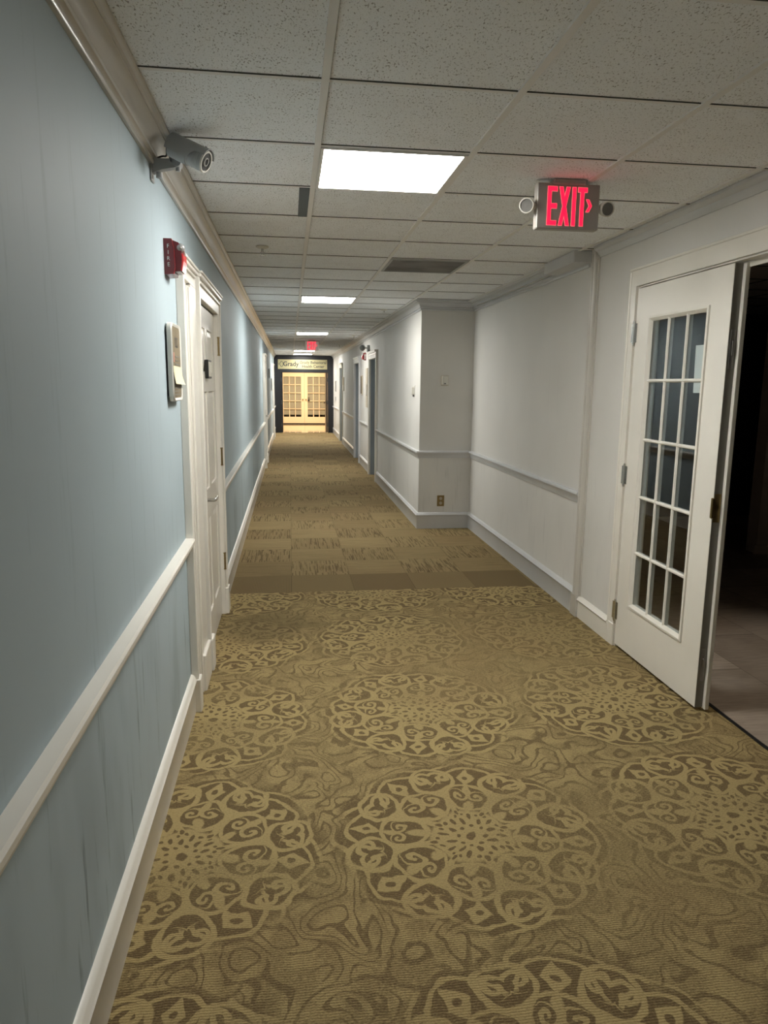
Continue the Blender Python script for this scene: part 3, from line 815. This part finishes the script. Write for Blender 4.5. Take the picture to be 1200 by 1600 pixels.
# lobby room
struct(MB().box(-2.5, XL-.14+.001, YE+.02, YE+.14, 0, H).box(XF+.05, 3.6, YE+.02, YE+.14, 0, H), 'wall_lobby_front', M_WARMW, 'lobby side of the end wall', 'wall')
struct(MB().box(-2.6, -2.5, YE+.02, 29.3, 0, H), 'wall_lobby_left', M_WARMW, 'left wall of the bright lobby', 'wall')
struct(MB().box(3.6, 3.7, YE+.02, 29.3, 0, H), 'wall_lobby_right', M_WARMW, 'right wall of the bright lobby', 'wall')
struct(MB().box(-2.6, -.40, 29.16, 29.3, 0, H).box(1.55, 3.7, 29.16, 29.3, 0, H).box(-.40, 1.55, 29.16, 29.3, 2.06, H), 'wall_lobby_back', M_WARMD, 'cream wall around the double glazed doors in the lobby', 'wall')
struct(MB().box(-2.6, 3.7, YE+.14, 29.3, H, H+.05), 'ceiling', M_WARMW, 'warm lobby ceiling', 'ceiling')
for s_, (a, b) in enumerate(((-.375, .573), (.579, 1.527))):
    dd = door(((a+b)/2, 29.14, 0), ['left cream glazed door of the lobby pair', 'right cream glazed door of the lobby pair with black lock'][s_])
    yf, yb = 29.115, 29.155
    def fr(mb, x0, x1, z0, z1, a0, a1, b0, b1):
        mb.box(x0, a0, yf, yb, z0, z1); mb.box(a1, x1, yf, yb, z0, z1); mb.box(a0, a1, yf, yb, z0, b0); mb.box(a0, a1, yf, yb, b1, z1)
    ga, gb, gc, gd = a+.125, b-.125, .30, 1.885
    m = MB(); fr(m, a, b, .05, 2.04, ga, gb, gc, gd); dl_ = m.build('door_leaf', M_WARMD, dd)
    m = MB()
    for i in (1, 2): x = ga+(gb-ga)*i/3; m.box(x-.015, x+.015, yf+.002, yf+.030, gc, gd)
    for i in (1, 2, 3, 4): z = gc+(gd-gc)*i/5; m.box(ga, gb, yf+.002, yf+.030, z-.013, z+.013)
    m.build('muntin_grid', M_WARMD, dl_)
    MB().box(ga, gb, yf+.02, yf+.024, gc, gd).build('glass_panes', M_GLASS, dl_)
    MB().box(ga-.02, gb+.02, yf+.050, yf+.060, gc+.085, gd+.02).build('window_blind', M_CURT, dd)
    kx = b-.06 if s_ == 0 else a+.06
    MB().cyl((kx, yf, .99), (kx, yf-.04, .99), .012).ball((kx, yf-.055, .99), .028, (0, 1, 0)).build('door_knob', M_BRASS, dl_, True)
    if s_ == 1:
        tag(MB().box(ga+.0, ga+.085, yf-.022, yf, .93, .985, .004).box(ga+.0, ga+.085, yf-.016, yf, 1.04, 1.065, .003).build('door_lock', M_BLACK, dl_), 'black lock')
struct(MB().box(-.40, 1.55, 29.10, 29.16, 0, .045), 'trim_22', M_BLACK, 'dark sill under the lobby doors', 'trim')
struct(MB().box(-.50, -.40, 29.09, 29.16, 0, 2.16).box(1.55, 1.65, 29.09, 29.16, 0, 2.16).box(-.50, 1.65, 29.09, 29.16, 2.06, 2.16), 'trim_23', M_WARMD, 'cream casing around the lobby double doors', 'trim')
ll = thing('ceiling_lamp', (.6, 26.6, H-.08), 'warm round ceiling lamp in the lobby beyond the black frame', 'lamp')
MB().ball((.6, 26.6, H-.02), .20, (0, 0, -1), 0, PI/2, 24, 8).build('lamp_globe', M_WLAMP, ll, True)
MB().cyl((.6, 26.6, H-.03), (.6, 26.6, H), .22, seg=28).build('lamp_ring', M_BRASS, ll, True)
la = bpy.data.lights.new('lobby_light', 'AREA'); la.energy = 95*ROOM_WARM/3.4; la.size = 1.2; la.color = (1, .77, .50)
lo = bpy.data.objects.new('lobby_light', la); COL.objects.link(lo); lo.location = (.6, 27.2, H-.03)
tag(lo, 'warm light falling in the lobby', 'light')

# ================================================================== CEILING LIGHTS
KROWS = [1, 9, 18, 30, 34, -7]  # last row is an unseen panel added to brighten the near surfaces
LABS = ['nearest glowing square ceiling light panel', 'second glowing ceiling light panel down the hallway', 'third glowing ceiling light panel, before the far exit sign', 'fourth glowing ceiling light panel, just past the far exit sign', 'farthest glowing ceiling light panel by the black frame', 'added unseen ceiling light panel behind the camera']
for i, k in enumerate(KROWS):
    y0 = GY+k*GD+.010; y1 = y0+GD-.020; x0 = GX+.013; x1 = GX+GW-.013
    t = thing('ceiling_light', ((x0+x1)/2, (y0+y1)/2, H-.004), LABS[i], 'ceiling light', 'square light panels in the hallway ceiling')
    m = MB(); b = .014; z0, z1 = H-.004, H+.006
    m.box(x0, x0+b, y0, y1, z0, z1).box(x1-b, x1, y0, y1, z0, z1).box(x0+b, x1-b, y0, y0+b, z0, z1).box(x0+b, x1-b, y1-b, y1, z0, z1)
    m.build('light_frame', M_TBAR, t)
    MB().box(x0+b, x1-b, y0+b, y1-b, H-.001, H+.004).build('light_diffuser', M_DIFF[i], t)

# grey filler strip beside a tile and dusty vent
tag(MB().box(GX-.062, GX-.013, GY+2*GD+.012, GY+3*GD-.012, H-.001, H+.0055).build('filler_strip', M_SEAL), 'narrow blue-grey strip in the ceiling beside the nearest light', 'ceiling strip')
vt = thing('air_vent', (GX+1.5*GW, GY+5.5*GD, H-.004), 'dusty grey air vent tile in the ceiling near the jog', 'vent')
x0, x1, y0, y1 = GX+GW+.013, GX+2*GW-.013, GY+5*GD+.010, GY+6*GD-.012
MB().box(x0, x0+.02, y0, y1, H-.004, H+.005).box(x1-.02, x1, y0, y1, H-.004, H+.005).box(x0+.02, x1-.02, y0, y0+.02, H-.004, H+.005).box(x0+.02, x1-.02, y1-.02, y1, H-.004, H+.005).build('vent_frame', M_GREYP, vt)
m = MB()
for i in range(30):
    y = y0+.02+(y1-y0-.04)*(i+.5)/30; m.box(x0+.02, x1-.02, y-.006, y+.004, H-.001, H+.004)
m.build('vent_grille', M_VENT, vt)

# sprinklers
SPL = [(-.17, 5.10, 'sprinkler head in the ceiling left of the nearest lights'), (1.16, 9.0, 'sprinkler head in the ceiling just past the jog'),
       (1.21, 13.8, 'sprinkler head in the ceiling by the third light panel'), (1.18, 17.3, 'farthest sprinkler head in the ceiling')]
for x, y, lb in SPL:
    t = thing('sprinkler_head', (x, y, H-.05), lb, 'sprinkler', 'sprinkler heads in the hallway ceiling')
    MB().rev((x, y, H+.004), (x, y, H-.012), [(0, .042), (.5, .042), (1, .022)], 24).build('escutcheon', M_WHITEP, t, True)
    m = MB().cyl((x, y, H-.01), (x, y, H-.032), .009, .008, 12)
    for s_ in (-1, 1): m.tube([(x+s_*.006, y, H-.028), (x+s_*.013, y, H-.038), (x+s_*.004, y, H-.052)], .0022, 6)
    m.build('sprinkler_frame', M_CHROME, t, True)
    m = MB().cyl((x, y, H-.052), (x, y, H-.054), .017, seg=20); m.build('deflector', M_CHROME, t)

# ================================================================== EXIT SIGNS
def exit_sign(x0, x1, y, ztop, zbot, label, heads):
    cx = (x0+x1)/2; th = .045
    t = thing('exit_sign', (cx, y, zbot), label, 'exit sign')
    m = MB().box(cx-.075, cx+.075, y-.035+th/2, y+.035+th/2, H-.018, H+.004, .004).box(cx-.06, cx+.06, y-.02+th/2, y+.02+th/2, ztop-.002, H-.016, .003)
    m.build('ceiling_canopy', M_EXITB, t)
    MB().box(x0, x1, y, y+th, zbot, ztop, .004).build('housing', M_EXITB if heads else M_WHITEP, t)
    # letters as thick-stroked polygons
    W = x1-x0; Ht = ztop-zbot
    lx = x0 + W*.165; lh = Ht*.84; lz = zbot + (Ht-lh)/2
    def letters(grow, yo):
        m = MB(); sw = .0165; g_ = grow
        def R(a, b, c, d): m.box(a-g_, b+g_, yo, yo+.0015, c-g_, d+g_)
        X = lx; we = .043
        R(X, X+sw, lz, lz+lh); R(X+sw, X+we, lz+lh-.019, lz+lh); R(X+sw, X+we, lz, lz+.019); R(X+sw, X+we, lz+lh/2-.010, lz+lh/2+.010)
        X += we+.010; wx = .050
        for (p, q_) in ((X, X+wx-sw), (X+wx-sw, X)):
            m.prism([(p-g_, yo, lz-g_), (p+sw+g_, yo, lz-g_), (q_+sw+g_, yo, lz+lh+g_), (q_-g_, yo, lz+lh+g_)], (0, .0015, 0))
        X += wx+.011; R(X, X+sw, lz, lz+lh)
        X += sw+.010; R(X, X+.042, lz+lh-.019, lz+lh); R(X+.011, X+.011+sw, lz, lz+lh-.019)
        X += .0385; zc = zbot+Ht*.53; hw = .026; dw = .013
        m.prism([(X-g_, yo, zc-hw-g_), (X+dw+g_, yo, zc-hw-g_), (X+dw*2.1+g_, yo, zc), (X+dw+g_, yo, zc+hw+g_), (X-g_, yo, zc+hw+g_), (X+dw*1.1-g_, yo, zc)], (0, .0015, 0))
        return m
    letters(.0014, y-.0012).build('letter_rim', M_EXITH, t)
    letters(0, y-.0026).build('lettering', M_EXITL, t)
    if heads:
        zc = (ztop+zbot)/2-.0
        for s_, xx in ((-1, x0), (1, x1)):
            m = MB().cyl((xx-s_*.01, y+th/2, zc), (xx+s_*.02, y+th/2, zc), .012)
            d = Vector((s_*.25 - .15, -.9, -.22)).normalized(); c = Vector((xx+s_*.038, y+th/2, zc+.002))
            m.rev(tuple(c-d*.034), tuple(c+d*.022), [(0, .006), (.12, .018), (.35, .029), (.7, .033), (1, .033)], 22)
            h = m.build('lamp_head', M_WHITEP, t, True)
            MB().rev(tuple(c+d*.0215), tuple(c+d*.0255), [(0, .0325), (1, .0315), (1, .0275), (0, .027)], 26, cap=False).build('lens_rim', M_WHITEP, t, True)
            MB().rev(tuple(c+d*.0222), tuple(c+d*.0250), [(0, .0275), (.6, .018), (.2, .014), (1, .006)], 26).build('lamp_lens', M_LENSD, t, True)
    return t
exit_sign(1.098, 1.388, 3.245, 2.518, 2.325, 'glowing red exit sign with two lamp heads and right arrow near the glazed door', True)
exit_sign(.335, .625, 15.6, 2.515, 2.315, 'small far exit sign hanging between the distant light panels', False)
bpy.context.view_layer.update()

# ================================================================== SECURITY CAMERA
sc = thing('security_camera', (XL, 2.96, 2.37), 'grey bullet security camera on a wall bracket under the left crown', 'camera')
Lp = Vector((-.294, 2.862, 2.426)); Tp = Vector((-.418, 2.905, 2.487)); ax = (Lp-Tp).normalized(); LL = (Lp-Tp).length
MB().rev(tuple(Tp), tuple(Lp), [(0, .030), (.02, .038), (.55, .040), (.555, .0375), (.63, .0375), (.64, .0365), (.65, .0375), (.72, .0375), (.73, .036), (.74, .0375), (.81, .0375), (.82, .036), (.83, .0375), (.90, .0375), (.91, .036), (.92, .037), (1, .037)], 36).build('camera_body', M_GREYP, sc, True)
# sunshield: open arc over the top
side = ax.cross(Vector((0, 0, 1))).normalized(); upv = side.cross(ax).normalized()
m = MB(); seg = 22; rows_ = 12
n = 0
def shp(t): return .62 if t < .60 else .62 - .24*min(1, (t-.60)/.20)
for layer, rr in ((0, .0435), (1, .0465)):
    for i in range(rows_+1):
        t = -.02 + 1.07*i/rows_; half = PI*shp(t)
        for k in range(seg+1):
            a = -half + 2*half*k/seg; m.v.append(tuple(Tp + ax*LL*t + (upv*math.cos(a)+side*math.sin(a))*rr))
for i in range(rows_):
    for k in range(seg):
        a = i*(seg+1)+k; q4 = [a, a+1, a+seg+2, a+seg+1]; m.face(q4); o2 = (rows_+1)*(seg+1); m.face([o2+j for j in q4][::-1])
o2 = (rows_+1)*(seg+1)
for i in range(rows_):
    for k in (0, seg): a = i*(seg+1)+k; m.face([a, a+seg+1, o2+a+seg+1, o2+a])
for k in range(seg):
    for i in (0, rows_): a = i*(seg+1)+k; m.face([a, a+1, o2+a+1, o2+a])
m.build('sunshield', M_GREYP, sc, True)
m = MB().rev(tuple(Lp-ax*.002), tuple(Lp+ax*.004), [(0, .039), (1, .037), (1, .032), (.2, .031)], 36, cap=False); tag(m.build('lens_ring', M_WHITEP, sc, True), 'white ring round the lens')
tag(MB().cyl(tuple(Lp-ax*.004), tuple(Lp+ax*.0008), .0315, seg=30).build('lens_window', M_BLACK, sc), 'black lens window')
MB().rev(tuple(Lp), tuple(Lp+ax*.004), [(0, .016), (1, .015), (1, .011), (0, .010)], 24, cap=False).build('inner_ring', M_STEEL, sc, True)
for t, a in ((.30, 1.25), (.86, .1), (.62, .9)):
    c = Tp + ax*LL*t + (upv*math.cos(a)-side*math.sin(a))*.046
    d = (upv*math.cos(a)-side*math.sin(a)); MB().cyl(tuple(c), tuple(c+d*.003), .0035, seg=10).build('screw', M_BLACK, sc)
m = MB().box(XL, XL+.007, 2.925, 2.985, 2.372, 2.476, .003)
m.prism([(XL+.006, 2.935, 2.400), (XL+.006, 2.935, 2.452), (XL+.098, 2.935, 2.452), (XL+.098, 2.935, 2.424), (XL+.045, 2.935, 2.414)], (0, .036, 0))
m.cyl((XL+.03, 2.95, 2.405), (XL+.03, 2.95, 2.386), .012, seg=14)
m.build('wall_bracket', M_GREYP, sc)
m = MB().cyl((XL+.098, 2.925, 2.440), (XL+.098, 2.980, 2.440), .016, seg=18).cyl((XL+.083, 2.935, 2.470), (XL+.083, 2.975, 2.470), .017, seg=18).box(XL+.07, XL+.105, 2.935, 2.972, 2.436, 2.470, .004)
m.cyl((XL+.100, 2.95, 2.43), (XL+.100, 2.95, 2.412), .009, seg=12)
m.build('swivel_joint', M_GREYP, sc, True)
cb = [Tp + ax*.0, Tp - ax*.022 + Vector((0, 0, -.012)), Vector((-.449, 2.972, 2.472)), Vector((-.463, 2.962, 2.466)), Vector((-.478, 2.956, 2.458)), Vector((-.486, 2.953, 2.448))]
pts = []
for i in range(len(cb)-1):
    for j in range(5):
        t = j/5; p0 = cb[max(i-1, 0)]; p1 = cb[i]; p2 = cb[i+1]; p3 = cb[min(i+2, len(cb)-1)]
        pts.append(.5*((2*p1) + (p2-p0)*t + (2*p0-5*p1+4*p2-p3)*t*t + (3*p1-p0-3*p2+p3)*t**3))
pts.append(cb[-1])
tag(MB().tube(pts, .0035, 8).tube([tuple(Tp), tuple(Tp - ax*.012 + Vector((0, 0, .018))), (-.432, 3.0, H-.006)], .006, 8).build('cable', M_BLACK, sc, True), 'black cable')

# ================================================================== FIRE STROBES
def fire_strobe(x, y, zb, s, label, letters=True):
    """x wall plane, s=+1 faces +x ; y near edge"""
    t = thing('fire_strobe', (x, y+.06, zb), label, 'fire alarm')
    W, Ht = .125, .143
    X = lambda d: x + s*d
    m = MB()
    m.prism([(X(0), y, zb), (X(.036), y, zb+.004), (X(.042), y, zb+.030), (X(.040), y, zb+.105), (X(.032), y, zb+Ht), (X(0), y, zb+Ht)], (0, W, 0))
    m.build('back_box', M_RED, t)
    m = MB().prism([(X(.034), y+.010, zb+.014), (X(.064), y+.010, zb+.016), (X(.070), y+.010, zb+.060), (X(.068), y+.010, zb+.118), (X(.058), y+.010, zb+.130), (X(.036), y+.010, zb+.138)], (0, W-.02, 0))
    m.build('sounder_cover', M_RED, t)
    MB().prism([(X(.0363), y-.001, zb+.004), (X(.0423), y-.001, zb+.030), (X(.0403), y-.001, zb+.105), (X(.0323), y-.001, zb+Ht-.002), (X(.0345), y-.001, zb+Ht-.002), (X(.0430), y-.001, zb+.105), (X(.0450), y-.001, zb+.030), (X(.0390), y-.001, zb+.004)], (0, .004, 0)).build('lit_edge_bead', M_REDLIT, t)  # highlight along the edge, put in as a brighter red
    MB().prism([(X(.0645), y+.009, zb+.018), (X(.0705), y+.009, zb+.060), (X(.0695), y+.009, zb+.086), (X(.0755), y+.012, zb+.086), (X(.0765), y+.012, zb+.060), (X(.0705), y+.012, zb+.018)], (0, W-.026, 0)).build('lit_front_plate', M_REDLIT, t)  # lit front put in as a brighter red
    MB().ball((X(.064), y+.024, zb+.110), .019, (0, -1, 0), 0, PI, 20, 10).build('strobe_lens', M_LENS, t, True)
    MB().ball((X(.066), y+.0055, zb+.108), .006, (0, -1, 0)).build('flash_tube', M_STEEL, t, True)
    if letters:
        m = MB()
        for c, z in zip('FIRE', (.112, .088, .064, .040)):
            m.text(c, .023, (X(.018), y, zb+z), (1, 0, 0), (0, 0, 1), .0012, 0, sx=.9)
        m.build('lettering', M_LETTER, t)
    return t
fire_strobe(XL, 3.165, 2.068, 1, 'dark red fire strobe with clear lens on the blue wall')
fs = fire_strobe(XF, 13.75, 2.07, -1, 'small red fire strobe on the far right wall', False)
# white flame mark on the far strobe
mk = MB().prism([(XF-.030, 13.748, 2.09), (XF-.014, 13.748, 2.09), (XF-.012, 13.748, 2.15), (XF-.006, 13.748, 2.16), (XF-.021, 13.748, 2.20), (XF-.036, 13.748, 2.16), (XF-.030, 13.748, 2.15)], (0, -.001, 0)).build('front_mark', M_LETTER, fs)

# emergency light over first right doorway
em = thing('emergency_light', (XF, 13.15, 2.19), 'grey emergency lamp with round head above the far right strobe', 'lamp')
MB().box(XF-.05, XF, 13.10, 13.24, 2.20, 2.32, .006).build('battery_box', M_GREYP, em)
c = Vector((XF-.13, 13.10, 2.27)); d = Vector((-.4, -.85, -.15)).normalized()
MB().rev(tuple(c-d*.05), tuple(c+d*.03), [(0, .012), (.2, .040), (.6, .054), (1, .054)], 20).cyl((XF-.05, 13.15, 2.27), tuple(c), .014).build('lamp_head', M_WHITEP, em, True)
MB().rev(tuple(c+d*.03), tuple(c+d*.04), [(0, .05), (1, .02)], 20).build('lamp_lens', M_LENS, em, True)

# ================================================================== WALL ITEMS LEFT
pq = thing('room_plaque', (XL, 3.24, 1.55), 'cream rimmed rounded plaque with sticky note on the near blue wall', 'sign')
def rrect(y0, y1, z0, z1, r, n=6):
    P = []
    for (cy_, cz_, a0) in ((y1-r, z1-r, 0), (y0+r, z1-r, PI/2), (y0+r, z0+r, PI), (y1-r, z0+r, 1.5*PI)):
        for i in range(n+1): a = a0 + PI/2*i/n; P.append((cy_+r*math.cos(a), cz_+r*math.sin(a)))
    return P
y0, y1, z0, z1 = 3.10, 3.345, 1.552, 1.876
MB().box(XL, XL+.008, y0+.02, y1-.02, z0+.02, z1-.02).build('mounting_pad', M_BLACK, pq)
MB().prism([(XL+.008, y, z) for y, z in rrect(y0, y1, z0, z1, .035)], (.016, 0, 0)).build('plaque_body', M_WHITEP, pq, True)
m = MB(); A = rrect(y0, y1, z0, z1, .035); B = rrect(y0+.014, y1-.014, z0+.014, z1-.014, .026); n = 0
m.v += [(XL+.024, y, z) for y, z in A] + [(XL+.030, y, z) for y, z in rrect(y0+.004, y1-.004, z0+.004, z1-.004, .032)] + [(XL+.026, y, z) for y, z in B]
k = len(A)
for l in range(2):
    for i in range(k): m.face([l*k+i, l*k+(i+1) % k, (l+1)*k+(i+1) % k, (l+1)*k+i])
tag(m.build('plaque_rim', M_WHITEP, pq, True), 'pale cream rim')
MB().prism([(XL+.0235, y, z) for y, z in B], (.002, 0, 0)).build('plaque_face', M_PLAQUE, pq)
m = MB().mat(M_INK); m.text('032', .062, (XL+.0262, 3.225, 1.795), (0, 1, 0), (0, 0, 1), .0006)
m.mat(M_INKR).box(XL+.0258, XL+.0264, 3.135, 3.165, 1.715, 1.755).mat(M_INKG)
for i in range(4): m.box(XL+.0258, XL+.0264, 3.185, 3.30-.02*(i % 2), 1.735-i*.016, 1.742-i*.016)
for i in range(3): m.box(XL+.0258, XL+.0264, 3.135, 3.29-.02*(i % 2), 1.605-i*.014, 1.611-i*.014)
m.build('lettering', None, pq)
# sticky note
m = MB(); nn = 8
for i in range(nn+1):
    t = i/nn; z = 1.700 - .075*t; out = .0275 + .010*t*t
    m.v += [(XL+out, 3.118, z+.0), (XL+out+.006*t*t, 3.335, z-.004)]
for i in range(nn): a = 2*i; m.face([a, a+1, a+3, a+2])
kk = len(m.v); m.v += [(x-.0006, y, z) for x, y, z in m.v[:kk]]
for i in range(nn): a = kk+2*i; m.face([a, a+2, a+3, a+1])
sn = m.build('sticky_note', M_NOTE, None, False); tag(sn, 'pale yellow sticky note curling off the rounded plaque', 'paper')

for (a, z_, hh, lb) in ((20.05, 1.42, .34, 'thin sign plate between the two far left doors'), (17.9, 1.75, .22, 'small upper sign plate between the far left doors')):
    t = thing('wall_sign', (XL, a, z_), lb, 'sign')
    MB().box(XL, XL+.02, a, a+.22, z_, z_+hh, .003).build('sign_frame', M_GREYP, t)
    MB().box(XL+.02, XL+.022, a+.02, a+.20, z_+.02, z_+hh-.02).build('sign_face', M_PLAQUE, t)

# ================================================================== WALL ITEMS RIGHT
t = thing('light_switch', (XF, 8.36, 1.49), 'white wall switch box beside the jog corner', 'switch')
MB().box(XF-.006, XF, 8.29, 8.41, 1.49, 1.62, .002).build('switch_plate', M_WHITEP, t)
MB().box(XF-.034, XF-.006, 8.31, 8.39, 1.515, 1.60, .004).build('switch_body', M_WHITEP, t)
MB().box(XF-.020, XF-.006, 8.300, 8.345, 1.493, 1.510, .002).build('sensor', M_INK, t)
t = thing('thermostat', (1.715, YJ, 1.625), 'small cream thermostat on the jog wall', 'thermostat')
MB().box(1.672, 1.757, YJ-.010, YJ, 1.622, 1.733, .003).build('backplate', M_TANP, t)
MB().box(1.680, 1.752, YJ-.030, YJ-.010, 1.630, 1.728, .004).build('thermostat_cover', M_WHITEP, t)
MB().box(1.705, 1.722, YJ-.032, YJ-.030, 1.640, 1.650).build('indicator', M_INK, t)
t = thing('power_outlet', (1.70, YJ, .257), 'brass power outlet low on the jog wall', 'outlet')
MB().box(1.660, 1.742, YJ-.006, YJ, .257, .384, .003).build('outlet_plate', M_BRASS, t)
for z in (.293, .348):
    MB().cyl((1.701, YJ-.006, z), (1.701, YJ-.009, z), .017, seg=20).build('socket', M_TANP, t)
    for dx in (-.006, .006): MB().box(1.701+dx-.0012, 1.701+dx+.0012, YJ-.0096, YJ-.009, z-.004, z+.006).build('slot', M_INK, t)
MB().cyl((1.701, YJ-.006, .3205), (1.701, YJ-.0085, .3205), .003, seg=10).build('screw', M_STEEL, t)
# far wall plates on right
t = thing('wall_sign', (XF, 13.45, 1.2), 'tall narrow tan sign panel beside the nearest right doorway', 'sign')
MB().box(XF-.020, XF, 13.35, 13.62, 1.20, 1.92, .003).build('sign_board', M_TANP, t)
MB().box(XF-.040, XF-.020, 13.36, 13.50, 1.42, 1.62, .003).build('sign_pocket', M_WHITEP, t)
t = thing('wall_sign', (XF, 14.4, 1.45), 'tan room plaque between the first two right doorways', 'sign')
MB().box(XF-.020, XF, 14.32, 14.60, 1.42, 1.80, .003).build('sign_frame', M_TANP, t)
MB().box(XF-.024, XF-.020, 14.34, 14.58, 1.44, 1.78, .003).build('sign_face', M_PLAQUE, t)
t = thing('wall_sign', (XF, 19.4, 1.45), 'cream plaque before the farthest right doorway', 'sign')
MB().box(XF-.020, XF, 19.28, 19.56, 1.44, 1.80, .003).build('sign_frame', M_TANP, t)
MB().box(XF-.026, XF-.020, 19.30, 19.54, 1.45, 1.60, .003).build('sign_face', M_PAPER, t)
t = thing('wall_sign', (XF, 22.7, 1.4), 'last small plaque on the right wall near the black frame', 'sign')
MB().box(XF-.020, XF, 22.6, 22.85, 1.38, 1.72, .003).build('sign_frame', M_GREYP, t)
MB().box(XF-.024, XF-.020, 22.62, 22.83, 1.40, 1.70).build('sign_face', M_PLAQUE, t)
t = MB().box(XF-.02, XF, 22.7, 22.8, 1.10, 1.22, .003).build('switch_plate', M_GREYP); tag(t, 'small switch plate below the last right plaque', 'switch')

for o in bpy.data.objects:
    if '_w' in o: del o['_w']
